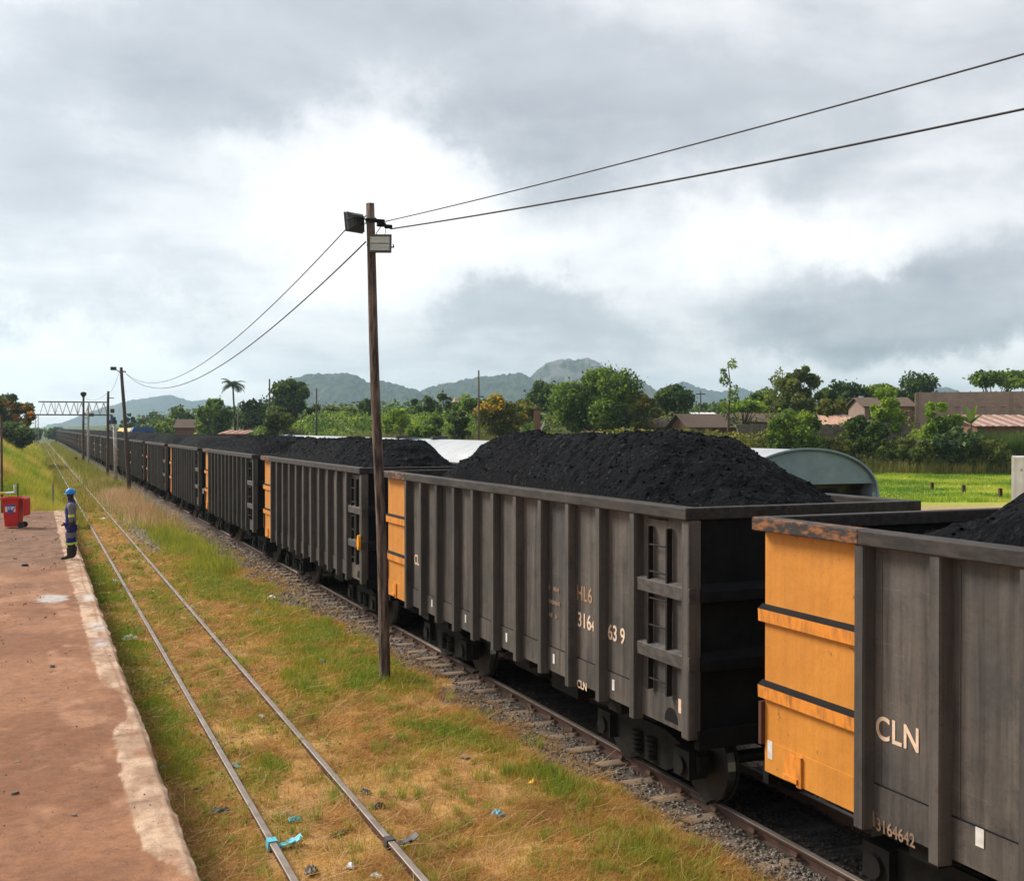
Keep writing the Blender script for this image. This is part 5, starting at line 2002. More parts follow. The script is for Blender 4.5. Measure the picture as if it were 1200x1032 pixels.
def banana(px, pyb, D):
    x, y = W(px, D)
    zg = float(height(x, y))
    root = empty('banana_plant', (x, y, zg))
    tag(root, 'banana plant with tall pale green leaves in front of the block wall', 'banana plant')
    H = Z(497, D) - zg
    MB().tube([(0, 0, -.1), (0, 0, H)], [.14, .09], 8).build('stem', M['bark'], root, smooth=True)
    V, C, r = [], [], random.Random(8)
    for a, el, L, c in ((.4, 1.15, 2.2, (.22, .27, .03)), (3.4, 1.2, 1.9, (.12, .19, .04)), (2.4, .8, 1.7, (.09, .15, .035)), (5.2, .9, 1.7, (.10, .16, .03)), (1.4, .6, 1.6, (.07, .13, .03))):
        d = Vector((math.cos(a) * math.cos(el), math.sin(a) * math.cos(el), math.sin(el)))
        p = Vector((0, 0, H))
        ws = [.08, .24, .30, .30, .26, .16, .02]
        pts = []
        for s in range(7):
            side = Vector((CT, -ST, 0)) * .85 + Vector((0, 0, .2))
            pts.append((p - side * ws[s] + Vector((0, 0, .06)), p.copy(), p + side * ws[s] + Vector((0, 0, .06))))
            p = p + d * L / 6
            d = (d + Vector((0, 0, -.14))).normalized()
        for s in range(6):
            for k in (0, 1):
                V += [pts[s][k], pts[s][k + 1], pts[s + 1][k + 1], pts[s + 1][k]]
                C += [c] * 4
    n = len(V) // 4
    np_mesh('leaves', [tuple(v) for v in V], np.arange(4 * n), np.full(n, 4), M['leaf'], np.array(C), root)


banana(1138, 500, 104)

# ------------------------------------------------------------------ buildings and walls beyond
def frame_at(px, D, rz=0.0):
    x, y = W(px, D)
    return x, y, float(height(x, y))


def building(name, px, D, w, d, zw0, zw1, roofh, label, cat, wall, roof, rz=0.0, ridge='x', over=.35, openings=(), mono=None):
    """local x runs along the picture, local y away; zw0/zw1 are absolute wall heights"""
    x, y, zg = frame_at(px, D)
    root = empty(name, (x, y, 0), -TH + rz)
    tag(root, label, cat)
    b = MB()
    z0 = zg - 1.2
    b.box(-w / 2, w / 2, 0, d, z0, zw1)
    if roofh and ridge == 'x':
        for s in (-1, 1):
            b.prism([(0.0, zw1 - .001), (d, zw1 - .001), (d / 2, zw1 + roofh - .05)], 'x', s * w / 2 - (.15 if s > 0 else 0), s * w / 2 + (.15 if s < 0 else 0))
    wl = b.build('wall', M[wall], root)
    if roofh:
        r = MB()
        if ridge == 'x':
            for (ya, za), (yb, zb) in (((-over, zw1 - over * roofh / (d / 2)), (d / 2, zw1 + roofh)), ((d + over, zw1 - over * roofh / (d / 2)), (d / 2, zw1 + roofh))):
                r.add([(-w / 2 - over, ya, za + .02), (w / 2 + over, ya, za + .02), (w / 2 + over, yb, zb + .02), (-w / 2 - over, yb, zb + .02),
                       (-w / 2 - over, ya, za + .12), (w / 2 + over, ya, za + .12), (w / 2 + over, yb, zb + .12), (-w / 2 - over, yb, zb + .12)],
                      [(0, 1, 2, 3), (4, 5, 6, 7), (0, 1, 5, 4), (1, 2, 6, 5), (2, 3, 7, 6), (3, 0, 4, 7)])
        else:   # mono pitch rising away, corrugated
            n = int(w / .28)
            for k in range(n):
                xa, xb = -w / 2 - over + (w + 2 * over) * k / n, -w / 2 - over + (w + 2 * over) * (k + 1) / n
                up = .05 if k % 2 else 0
                r.mi = (k // 2) % 2 if isinstance(roof, tuple) else 0
                r.add([(xa, -over, zw1 + .02 + up), (xb, -over, zw1 + .02 + up), (xb, d + over, zw1 + roofh + up), (xa, d + over, zw1 + roofh + up),
                       (xa, -over, zw1 + .06 + up), (xb, -over, zw1 + .06 + up), (xb, d + over, zw1 + roofh + .04 + up), (xa, d + over, zw1 + roofh + .04 + up)],
                      [(0, 1, 2, 3), (4, 5, 6, 7), (0, 1, 5, 4), (1, 2, 6, 5), (2, 3, 7, 6), (3, 0, 4, 7)])
        r.build('roof', [M[q] for q in roof] if isinstance(roof, tuple) else M[roof], root)
    for (xa, xb, za, zb, nm) in openings:
        o = MB()
        o.box(xa, xb, -.03, -.002, za, zb)
        f = o.build(nm, M['glass_dark'], root)
        if nm == 'window':
            q = MB().box(xa - .06, xb + .06, -.05, -.031, za - .08, za - .02)
            q.build('sill', M['concrete'], f)
    return root


# long block wall of an unroofed building on the right, with a row of vent holes
def block_building():
    D = 116.0
    x, y, zg = frame_at(1152, D)
    root = empty('block_building', (x, y, 0), -TH - .34)
    tag(root, 'long unroofed grey brown block building with small vent holes, on the right', 'building')
    w = 150 / F * D
    z1 = Z(459, D)
    b = MB()
    xl, xr = -w / 2, w / 2 + 5
    holes = [1124, 1152, 1174, 1191]
    hz0, hz1 = Z(480, D), Z(477.2, D)
    cuts = [xl]
    for h in holes:
        cx = (h - 1152) / F * D
        cuts += [cx - .20, cx + .20]
    cuts.append(xr)
    b.box(xl, xr, 0, .2, zg - 1.5, hz0)
    b.box(xl, xr, 0, .2, hz1, z1)
    for k in range(0, len(cuts), 2):
        b.box(cuts[k], cuts[k + 1], 0, .2, hz0, hz1)
    b.box(xl, xl + .2, .2, 9, zg - 1.5, z1)
    b.box(xl, xr, 9, 9.2, zg - 1.5, z1)
    # raised crenels of the ring beam stubs
    for k in range(14):
        xx = xl + .4 + k * (w + 4) / 14
        b.box(xx, xx + .12, .04, .16, z1, z1 + .10)
    b.build('wall', M['blockwork'], root)
    p = MB()
    for cx in (xl + .02, (1180 - 1152) / F * D):
        p.box(cx, cx + .35, -.06, -.003, zg - 1.5, z1 - .02)
    p.build('pilaster', M['concrete'], root)
    for k in range(len(holes)):
        cx = (holes[k] - 1152) / F * D
        MB().box(cx - .24, cx + .24, -.05, -.004, hz1 + .002, hz1 + .08).build('lintel', M['brick'], root)


def blockwork():
    m, t, b = new_mat('blockwork')
    v = tex_coord(t, 'Object', False)
    br = nn(t, 'ShaderNodeTexBrick')
    br.inputs['Scale'].default_value = 1.0
    br.inputs['Brick Width'].default_value = .42
    br.inputs['Row Height'].default_value = .21
    br.inputs['Mortar Size'].default_value = .012
    br.inputs['Color1'].default_value = (.44, .30, .235, 1)
    br.inputs['Color2'].default_value = (.36, .24, .19, 1)
    br.inputs['Mortar'].default_value = (.26, .18, .145, 1)
    mp = nn(t, 'ShaderNodeMapping')
    mp.inputs['Rotation'].default_value = (math.radians(90), 0, 0)
    t.links.new(v, mp.inputs['Vector'])
    sx = nn(t, 'ShaderNodeSeparateXYZ')
    t.links.new(v, sx.inputs[0])
    cb = nn(t, 'ShaderNodeCombineXYZ')
    t.links.new(math_n(t, 'ADD', sx.outputs[0], sx.outputs[1]), cb.inputs[0])
    t.links.new(sx.outputs[2], cb.inputs[1])
    t.links.new(cb.outputs[0], br.inputs['Vector'])
    n = noise_n(t, v, .8, 6, .65)
    c = mixc(t, ramp(t, n, [(.35, (0, 0, 0)), (.7, (.5, .5, .5))]), br.outputs[0], (.16, .12, .10))
    t.links.new(c, b.inputs['Base Color'])
    b.inputs['Roughness'].default_value = .95
    return m


M['blockwork'] = blockwork()
block_building()
D = 118
building('house', 1042, 124, 5.4, 6, Z(490, 124), Z(476, 124), 10 / F * 124, 'low house with a pitched brown roof left of the block building', 'house', 'concrete', 'thatch', openings=((1.0, 2.0, Z(488, 124), Z(482, 124), 'window'), (-2.2, -1.3, Z(492, 124), Z(482, 124), 'door')))
building('tin_roof_shed', 1186, 108, 7.0, 5, Z(510, 108), Z(500, 108), 14 / F * 108, 'shed with a red and white striped tin roof below the block building', 'shed', 'brick', ('tin_red', 'tin_dusty'), ridge='mono', rz=.1)
building('thatched_hut', 836, 112, 5.2, 4.5, Z(505, 112), Z(499, 112), 13 / F * 112, 'mud hut with a brown thatched roof left of the slender tree', 'hut', 'brick', 'thatch', rz=.25, over=.5)
building('thatched_hut', 890, 120, 3.6, 4, Z(505, 120), Z(494, 120), 9 / F * 120, 'small thatched hut behind the slender tree and the deep green bush', 'hut', 'concrete', 'thatch', rz=-.2)
building('house', 824, 140, 3.4, 4, Z(500, 140), Z(488, 140), .5, 'house with a flat white tin roof beside the hut pole', 'house', 'concrete', 'tin_white', ridge='mono')
building('tin_roof_house', 968, 112, 2.0, 3, Z(508, 112), Z(498, 112), 11 / F * 112, 'small house with an orange rusty tin roof, left one of two', 'house', 'brick', 'tin_rust', ridge='mono', rz=.15)
building('tin_roof_house', 988, 115, 1.5, 3, Z(508, 115), Z(497, 115), 11 / F * 115, 'small house with an orange rusty tin roof, right one of two', 'house', 'brick', 'tin_rust', ridge='mono', rz=-.15)
building('house', 365, 150, 3.6, 5, Z(504, 150), Z(496, 150), 6 / F * 150, 'house with a pale green tin roof behind the olive bush', 'house', 'concrete', 'tin_green', ridge='mono')
building('tin_roof_house', 402, 140, 4.2, 4, Z(505, 140), Z(497, 140), 8 / F * 140, 'house with a pink rusty tin roof, just left of the near wooden pole', 'house', 'concrete', 'tin_rust', ridge='mono', rz=.1)
building('tin_roof_house', 294, 150, 2.0, 3, Z(504, 150), Z(497, 150), 5 / F * 150, 'tiny house with a pinkish tin roof under the palm', 'house', 'concrete', 'tin_rust', ridge='mono')
building('thatched_hut', 217, 160, 2.6, 3, Z(505, 160), Z(500, 160), 8 / F * 160, 'small thatched hut left of the palm, beyond the train', 'hut', 'brick', 'thatch')
building('tin_roof_house', 272, 108, 2.0, 3, Z(514, 108), Z(509, 108), 4 / F * 108, 'low shed with a red tin roof just above the coal under the palm', 'shed', 'brick', 'tin_red', ridge='mono')
building('house', 770, 118, 3.6, 4, Z(512, 118), Z(500, 118), 9 / F * 118, 'low house with a dark thatched roof right of the biggest tree', 'house', 'brick', 'thatch')
building('house', 697, 106, 1.5, 2, Z(520, 106), Z(508, 106), .12, 'small block of red brick wall showing over the biggest coal heap', 'wall', 'brick', 'brick', ridge='mono')


def brick_pillar():
    x, y, zg = frame_at(632, 109)
    root = empty('brick_pillar', (x, y, zg), -TH)
    tag(root, 'broken red brick pillar left of the biggest tree', 'pillar')
    h = Z(481, 109) - zg
    b = MB()
    b.box(-.5, .45, 0, .8, -.3, h * .72).box(-.5, .10, 0, .8, h * .72, h).box(.45, .75, 0, .8, -.3, h * .35)
    b.build('brickwork', M['brick'], root)
    MB().prism([(-.02, h - .18), (.60, h - .30), (.60, h - .42), (-.02, h - .34)], 'y', .1, .5).prism([(.1, h * .62), (.5, h * .80), (.5, h * .7), (.2, h * .56)], 'y', -.12, -.005).build('white_slab', M['tin_white'], root)


brick_pillar()


def stone_wall(px, pw, pyt, D, label):
    x, y, zg = frame_at(px, D)
    root = empty('stone_wall', (x, y, zg), -TH)
    tag(root, label, 'wall')
    w = pw / F * D
    h = Z(pyt, D) - zg
    b = MB()
    r = random.Random(int(px))
    z = -.4
    while z < h:
        xx = -w / 2 - r.random() * .3
        hh = r.uniform(.22, .34)
        while xx < w / 2:
            ww = r.uniform(.3, .6)
            o = r.uniform(0, .07)
            b.box(xx + .01, xx + ww - .01, -o, .35, z + .01, min(z + hh, h + r.uniform(0, .12)) - .01)
            xx += ww
        z += hh
    b.box(-w / 2, w / 2, .05, .30, -.4, h - .05)
    b.build('stones', M['stone'], root)


stone_wall(968, 42, 500, 106, 'grey stone wall between the deep green bush and the columnar bush')
stone_wall(1050, 26, 496, 107, 'grey stone wall showing left of the yellow green tree')
stone_wall(890, 50, 497, 109, 'low brownish stone wall behind the deep green bush')

# container at the right picture edge and the three stubs in the lawn
def container():
    D = 57.5
    x, y = W(1185.5, D)
    root = empty('shipping_container', (x, y, float(height(x, y))), -TH - .43)
    tag(root, 'white corrugated container at the right picture edge by the lawn', 'container')
    w, h, d = 6.06, Z(535, D), 2.44
    b = MB()
    n = 44
    pts = []
    for k in range(n + 1):
        xx = .12 + (w - .24) * k / n
        pts.append((xx, .03 if (k // 2) % 2 else .07))
    pts += [(w - .12, d - .05), (.12, d - .05)]
    b.prism(pts[::-1], 'z', .14, h - .1)
    b.build('corrugated_body', M['container'], root)
    f = MB()
    for xa in (0, w - .14):
        for ya in (0, d - .14):
            f.box(xa, xa + .14, ya, ya + .14, 0, h)
    f.box(.14, w - .14, 0, .12, 0, .14).box(.14, w - .14, 0, .1, h - .1, h - .002).box(.14, w - .14, d - .12, d, 0, .14).box(.14, w - .14, d - .12, d, h - .1, h - .002)
    f.build('frame', M['container'], root)
    MB().box(.14, w - .14, .12, d - .12, h - .06, h - .03).build('roof', M['tin_white'], root)
    q = MB().box(.42, .52, .0, .028, h * .72, h * .77)
    q.build('warning_sticker', M['tin_rust'], root)


container()
for k, (px, pyb) in enumerate(((1092, 574), (1129, 578), (1172, 583))):
    D = F * CAMZ / (pyb - 501)
    x, y = W(px, D)
    root = empty('rail_stub', (x, y, float(height(x, y))))
    tag(root, ('leftmost', 'middle', 'rightmost')[k] + ' of three short dark steel stubs standing in the lawn', 'stub post', 'dark stubs in the lawn')
    MB().box(-.11, .11, -.02, .02, -.2, .50 + .03 * k).box(-.11, -.07, -.10, -.021, -.2, .48 + .03 * k).box(.07, .11, -.10, -.021, -.2, .49 + .03 * k).build('stub', M['rust_red'], root)

# ------------------------------------------------------------------ grass, straw, stones
def blades(name, x, y, h, w, lean, colr, zbase, mat=None, label=None, cat=None, kind='stuff'):
    n = len(x)
    a = rng.uniform(0, 2 * np.pi, n)
    b = rng.uniform(0, 2 * np.pi, n)
    ux, uy = np.cos(a) * w, np.sin(a) * w
    lx, ly = np.cos(b) * lean * h, np.sin(b) * lean * h
    z = zbase
    V = np.empty((n, 5, 3))
    V[:, 0] = np.stack([x - ux, y - uy, z - .01], -1)
    V[:, 1] = np.stack([x + ux, y + uy, z - .01], -1)
    V[:, 2] = np.stack([x + ux * .8 + lx * .35, y + uy * .8 + ly * .35, z + h * .6], -1)
    V[:, 3] = np.stack([x - ux * .8 + lx * .35, y - uy * .8 + ly * .35, z + h * .6], -1)
    V[:, 4] = np.stack([x + lx, y + ly, z + h], -1)
    i = np.arange(n)[:, None] * 5
    flat = (i + np.array([0, 1, 2, 3, 3, 2, 4])).ravel()
    sizes = np.tile([4, 3], n)
    o = np_mesh(name, V.reshape(-1, 3), flat, sizes, mat or M['grass'], np.repeat(colr, 5, 0))
    tag(o, label, cat, None, kind)
    return o


def straws(name, x, y, L, w, colr, zbase, label, tilt=.25):
    n = len(x)
    a = rng.uniform(0, np.pi, n)
    t = rng.normal(0, tilt, n)
    dx, dy, dz = np.cos(a) * L / 2, np.sin(a) * L / 2, np.sin(t) * L / 2
    bend = rng.normal(0, .12, n) * L
    nx, ny = -np.sin(a), np.cos(a)
    z = zbase + np.abs(dz) + rng.uniform(.003, .03, n)
    V = np.empty((n, 6, 3))
    for k, f in enumerate((-1, 0, 1)):
        cx, cy, cz = x + dx * f + nx * bend * (1 - f * f), y + dy * f + ny * bend * (1 - f * f), z + dz * f + .01 * (1 - f * f)
        V[:, 2 * k] = np.stack([cx - nx * w, cy - ny * w, cz], -1)
        V[:, 2 * k + 1] = np.stack([cx + nx * w, cy + ny * w, cz + w * .6], -1)
    i = np.arange(n)[:, None] * 6
    flat = (i + np.array([0, 1, 3, 2, 2, 3, 5, 4])).ravel()
    o = np_mesh(name, V.reshape(-1, 6 // 2), flat, np.full(2 * n, 4), M['grass'], np.repeat(colr, 6, 0))
    tag(o, label, 'dry grass', None, 'stuff')


def scatter(n, x0, x1, y0, y1, p=1.6):
    """more points near the camera"""
    u = rng.random(n)
    y = ((y0 ** (1 - p)) + u * (y1 ** (1 - p) - y0 ** (1 - p))) ** (1 / (1 - p))
    return rng.uniform(x0, x1, n), y


def lerpc(a, b, f):
    return mix3(np.array(a), np.array(b), f)


def on_rail(x):
    m = np.zeros_like(x, bool)
    for s in (-.5335, .5335):
        m |= np.abs(x - SID_C - s) < .05
    return m


# dry litter
x, y = scatter(150000, 1.18, 6.4, 6.5, 60, 1.7)
den = (1 - ballast_at(x, y) * .62) * (1 - .65 * green_at(x, y)) * (.12 + .88 * sst(.36, .56, fbm(x * 1.2, y * 1.2, 4, 47)))
k = (rng.random(len(x)) < den) & ~on_rail(x)
x, y = x[k], y[k]
f = np.clip(fbm(x * 2, y * 2, 3, 91) * 1.1 - .1 + rng.normal(0, .22, len(x)), 0, 1)
c = lerpc((.30, .145, .045), (.82, .49, .165), f)
sc_ = np.clip(y / 14, .8, 2.6)
straws('dry_grass', x, y, rng.uniform(.06, .26, len(x)) * sc_ ** .5, .0026 * sc_, c, height(x, y), 'dry straw coloured grass lying between the tracks')
# longer bleached stalks
x, y = scatter(7000, 1.2, 6.6, 6.5, 30, 1.8)
k = (rng.random(len(x)) < (1 - .7 * ballast_at(x, y))) & ~on_rail(x)
x, y = x[k], y[k]
c = lerpc((.54, .36, .16), (.80, .58, .30), rng.random(len(x)))
straws('dry_grass', x, y, rng.uniform(.2, .55, len(x)), .0035 * np.clip(y / 14, .8, 2), c, height(x, y), 'long bleached grass stalks lying on the dry ground', .12)

# green and yellowing turf
x, y = scatter(400000, 1.17, 6.3, 6.5, 85, 1.6)
g = green_at(x, y)
den = (.13 + .87 * sst(.12, .65, g)) * (1 - .93 * ballast_at(x, y))
k = (rng.random(len(x)) < den) & ~on_rail(x)
x, y, g = x[k], y[k], g[k]
f = np.clip(g * .75 + rng.normal(0, .22, len(x)) + .25 * (fbm(x * 1.4, y * 1.4, 3, 95) - .5) * 2, 0, 1)
c = np.where((f < .5)[:, None], lerpc((.52, .32, .06), (.36, .33, .04), np.clip(f * 2, 0, 1)), lerpc((.36, .33, .04), (.14, .28, .025), np.clip(f * 2 - 1, 0, 1)))
c = c * rng.uniform(.75, 1.2, len(x))[:, None]
sc_ = np.clip(y / 15, .8, 4)
blades('turf_grass', x, y, rng.uniform(.03, .11, len(x)) * (1 + .5 * (g > .7)), .0035 * sc_, rng.uniform(.2, .9, len(x)), c, height(x, y), label='short green and yellowing grass between the platform and the ballast', cat='grass')

# separate tufts of grass all over the verge
tx, ty = scatter(900, 1.25, 6.1, 7.0, 42, 1.5)
m_ = 34
sp_ = rng.uniform(.02, .09, len(tx))
x = np.repeat(tx, m_) + rng.normal(0, 1, len(tx) * m_) * np.repeat(sp_, m_)
y = np.repeat(ty, m_) + rng.normal(0, 1, len(tx) * m_) * np.repeat(sp_, m_)
hgt_ = np.repeat(rng.uniform(.06, .20, len(tx)), m_) * rng.uniform(.5, 1.1, len(x))
tone_ = np.repeat(rng.random(len(tx)), m_) * .75 + rng.random(len(x)) * .25
k = ~on_rail(x) & (np.repeat(rng.random(len(tx)), m_) < 1 - .75 * ballast_at(x, y))
x, y, hgt_, tone_ = x[k], y[k], hgt_[k], tone_[k]
blades('grass_tufts', x, y, hgt_, .0038 * np.clip(y / 15, .85, 2.5), rng.uniform(.2, .9, len(x)), lerpc((.16, .30, .03), (.52, .42, .10), tone_), height(x, y), label='separate tufts of green and straw coloured grass dotted over the verge', cat='grass')

# broad leaved weeds hugging the platform edge and the siding
x, y = scatter(26000, 1.17, 3.6, 9, 60, 1.5)
wd = sst(.5, .75, fbm(x * 2.2, y * 1.1, 4, 99)) * (.2 + .8 * sst(11, 15, y)) * (1.2 - .35 * np.abs(x - 1.7))
k = (rng.random(len(x)) < wd) & ~on_rail(x)
x, y = x[k], y[k]
cz = height(x, y) + rng.uniform(.01, .12, len(x))
V = quads_from(np.stack([x, y, cz], -1), .022 * np.clip(y / 15, .9, 2.5), rng, 1.5, .7)
f = rng.random(len(x))
o = np_mesh('weeds', V, np.arange(4 * len(x)), np.full(len(x), 4), M['grass'], np.repeat(lerpc((.13, .20, .028), (.32, .37, .05), f), 4, 0))
tag(o, 'low leafy green weeds along the platform edge and siding rails', 'weeds', None, 'stuff')

# tall grass: tussocks by the ballast, pinkish dry stand around the poles, bank on the left
def tall(name, n, sampler, h, w, colf, label, lean=.45):
    x, y = sampler(n)
    k = ~on_rail(x)
    x, y = x[k], y[k]
    c = colf(x, y)
    blades(name, x, y, h(x, y), w(x, y), rng.uniform(.1, lean, len(x)), c, height(x, y), label=label, cat='tall grass')


def gauss(cx, cy, sx, sy):
    return lambda n: (rng.normal(cx, sx, n), rng.normal(cy, sy, n))


def gcol(a, b):
    def f(x, y):
        t = np.clip(fbm(x * 1.2, y * .6, 3, 120) * 1.2 - .1 + rng.normal(0, .2, len(x)), 0, 1)
        return lerpc(a, b, t) * rng.uniform(.75, 1.15, len(x))[:, None]
    return f


hh = lambda a, b: (lambda x, y: rng.uniform(a, b, len(x)))
ww = lambda a: (lambda x, y: np.full(len(x), a))
for cx, cy, sx, sy, n in ((4.75, 33.5, .30, .8, 2600), (4.75, 38.5, .36, 1.3, 3000), (4.55, 43, .4, 1.5, 2200)):
    tall('tall_grass', n, gauss(cx, cy, sx, sy), lambda x, y: rng.uniform(.12, .5, len(x)) * (.4 + 1.1 * fbm(x * 2, y * 1.2, 3, 180)), ww(.006), gcol((.19, .24, .03), (.46, .44, .06)), 'yellow green tussocks of tall grass beside the ballast')
tall('dry_tall_grass', 10500, lambda n: (rng.normal(4.4, .5, n), 47 + 40 * rng.beta(1.6, 1.6, n)), lambda x, y: rng.uniform(.2, .95, len(x)) * (.35 + fbm(x * 1.2, y * .5, 4, 160)), ww(.006), gcol((.44, .24, .12), (.72, .52, .34)), 'pinkish dry tall grass around the feet of the far poles')
tall('tall_grass', 5000, lambda n: (rng.normal(4.3, .7, n), rng.uniform(46, 90, n)), hh(.15, .6), ww(.008), gcol((.20, .24, .03), (.44, .40, .07)), 'green grass mixed in with the pinkish dry grass near the far poles')
tall('tall_grass', 9000, lambda n: (rng.normal(4.45, .55, n), 72 + 230 * rng.random(n) ** 1.7), hh(.3, .9), ww(.016), gcol((.17, .19, .03), (.36, .33, .06)), 'yellow green tall grass between the siding and the far wagons')
tall('tall_grass', 9000, lambda n: (rng.uniform(1.22, 2.05, n), 48 + 250 * rng.random(n) ** 1.7), hh(.1, .45), ww(.013), gcol((.18, .20, .03), (.38, .33, .06)), 'grass along the left side of the siding beyond the platform')
tall('tall_grass', 5000, lambda n: (rng.uniform(2.2, 3.1, n), 58 + 250 * rng.random(n) ** 1.7), hh(.06, .3), ww(.016), gcol((.18, .20, .03), (.40, .30, .08)), 'grass growing between the siding rails far down the line')


def bank_s(n):
    y = 50.3 + 220 * rng.random(n) ** 2.1
    return 1.2 - (rng.random(n) ** .8) * (3.2 + (y - 50) * .05), y


def bank_col(x, y):
    t = np.clip(fbm(x * .55, y * .16, 4, 131) * 1.9 - .45 + rng.normal(0, .15, len(x)), 0, 1)
    c = np.where((t < .5)[:, None], lerpc((.16, .28, .024), (.42, .42, .04), np.clip(t * 2, 0, 1)), lerpc((.42, .42, .04), (.62, .43, .13), np.clip(t * 2 - 1, 0, 1)))
    return c * rng.uniform(.8, 1.2, len(x))[:, None]


tall('bank_grass', 100000, bank_s, lambda x, y: rng.uniform(.2, .9, len(x)) * (.35 + 1.5 * fbm(x * .8, y * .3, 4, 171) ** 1.5), lambda x, y: .007 + .00009 * y, bank_col, 'tall green and straw yellow grass covering the bank on the left', .5)

# lawn beyond the trains and rough grass on the slope behind it
def view_s(pa, pb, Da, Db):
    def s(n):
        px, D = rng.uniform(pa, pb, n), rng.uniform(Da, Db, n)
        cx = (px - 600) / F * D
        return cx * CT + D * ST, -cx * ST + D * CT
    return s


def lawn_col(x, y):
    t = np.clip((fbm(x * .22, y * .22, 4, 145) - .3) * 2.4 + rng.normal(0, .16, len(x)), 0, 1)
    return np.where((t < .5)[:, None], lerpc((.10, .20, .02), (.26, .38, .025), np.clip(t * 2, 0, 1)), lerpc((.26, .38, .025), (.52, .54, .08), np.clip(t * 2 - 1, 0, 1)))


tall('lawn_grass', 150000, view_s(640, 1480, 62, 101), lambda x, y: rng.uniform(.06, .40, len(x)) * (.1 + 1.8 * fbm(x * .35, y * .35, 4, 140) ** 2), ww(.018), lawn_col, 'bright green uneven grass on the lawn beyond the trains', .7)
tall('slope_grass', 75000, view_s(300, 1480, 98, 116), lambda x, y: rng.uniform(.4, 1.3, len(x)) * (.5 + fbm(x * .25, y * .25, 3, 141)), ww(.028), gcol((.10, .13, .025), (.26, .23, .06)), 'rough tall grass on the slope under the houses', .5)
tall('maize', 3500, view_s(1140, 1215, 101, 105), lambda x, y: rng.uniform(1.6, 2.9, len(x)) + .5, ww(.05), gcol((.05, .10, .02), (.13, .19, .035)), 'tall green maize standing in front of the striped tin roof', .35)
tall('maize', 5200, view_s(400, 650, 104, 110), lambda x, y: rng.uniform(.9, 2.2, len(x)), ww(.045), gcol((.10, .15, .03), (.34, .29, .09)), 'yellowing maize and reeds behind the pale wagon roofs', .4)

# stones of the ballast
def stones(n, sampler, smin, smax, name, label, cdark, clight):
    x, y = sampler(n)
    k = (rng.random(len(x)) < ballast_at(x, y) * (1 - .8 * (np.abs((y - 1.2 + .35) % .7 - .35) < .12) * (x > 6.33) * (rng.random(len(x)) < .9))) & (np.abs(x - MAIN_C + .5335) > .09)
    x, y = x[k], y[k]
    n = len(x)
    base = np.array([(1, 0, 0), (-1, 0, 0), (0, 1, 0), (0, -1, 0), (0, 0, 1), (0, 0, -1), (.6, .6, .5), (-.6, .5, .55), (.5, -.6, .5), (-.55, -.55, .5)])
    faces = np.array([(0, 6, 8), (6, 4, 8), (6, 2, 7), (6, 7, 4), (7, 1, 9), (7, 9, 4), (8, 4, 9), (8, 9, 3), (0, 2, 6), (2, 1, 7), (1, 3, 9), (3, 0, 8)])
    s = rng.uniform(smin, smax, n) * np.clip(y / 16, .9, 2.2)
    P = base[None] * rng.uniform(.55, 1.15, (n, 10, 1)) * s[:, None, None] * np.stack([np.ones(n), rng.uniform(.6, 1, n), rng.uniform(.45, .8, n)], -1)[:, None]
    a = rng.uniform(0, 6.28, n)
    ca, sa = np.cos(a)[:, None], np.sin(a)[:, None]
    X = P[..., 0] * ca - P[..., 1] * sa + x[:, None]
    Y = P[..., 0] * sa + P[..., 1] * ca + y[:, None]
    Zs = P[..., 2] + (height(x, y) + s * .25 + rng.uniform(0, .02, n))[:, None]
    V = np.stack([X, Y, Zs], -1).reshape(-1, 3)
    flat = (np.arange(n)[:, None, None] * 10 + faces[None]).ravel()
    c = lerpc(cdark, clight, np.clip(rng.normal(.45, .25, n), 0, 1))
    c = mix3(c, np.array((.022, .019, .018)), np.clip(1.25 - np.abs(x - MAIN_C - .25) / .75, 0, 1) ** .5 * .95)  # under-wagon shade painted onto the stones, along with oil and coal dust
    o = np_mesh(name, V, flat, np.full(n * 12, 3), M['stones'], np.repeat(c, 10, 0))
    tag(o, label, 'ballast', None, 'stuff')


M['stones'] = col_mat('ballast_stone', 14, .35, .9, .3, .004)
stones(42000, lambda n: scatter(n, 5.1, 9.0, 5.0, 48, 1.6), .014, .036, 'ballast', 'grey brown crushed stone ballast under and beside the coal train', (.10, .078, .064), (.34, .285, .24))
stones(5000, lambda n: (rng.normal(3.8, .22, n), rng.uniform(38, 90, n)), .02, .05, 'gravel', 'grey gravel strip beside the siding further along', (.16, .13, .12), (.36, .31, .28))

# pebbles and clods on the platform
x, y = rng.uniform(-4.5, 1.05, 4000), 7 + 40 * rng.random(4000) ** 1.5
cl = fbm(x * .8, y * .6, 3, 150)
k = rng.random(4000) < sst(.42, .62, cl)
x, y = x[k], y[k]
V = quads_from(np.stack([x, y, np.full(len(x), PLAT_Z + .012)], -1), .010 * np.clip(y / 12, .8, 2.5), rng, 2.0, .8)
o = np_mesh('pebbles', V, np.arange(4 * len(x)), np.full(len(x), 4), M['stones'], np.repeat(lerpc((.12, .07, .05), (.36, .24, .18), rng.random(len(x))), 4, 0))
tag(o, 'small stones and clods scattered on the red platform', 'pebbles', None, 'stuff')

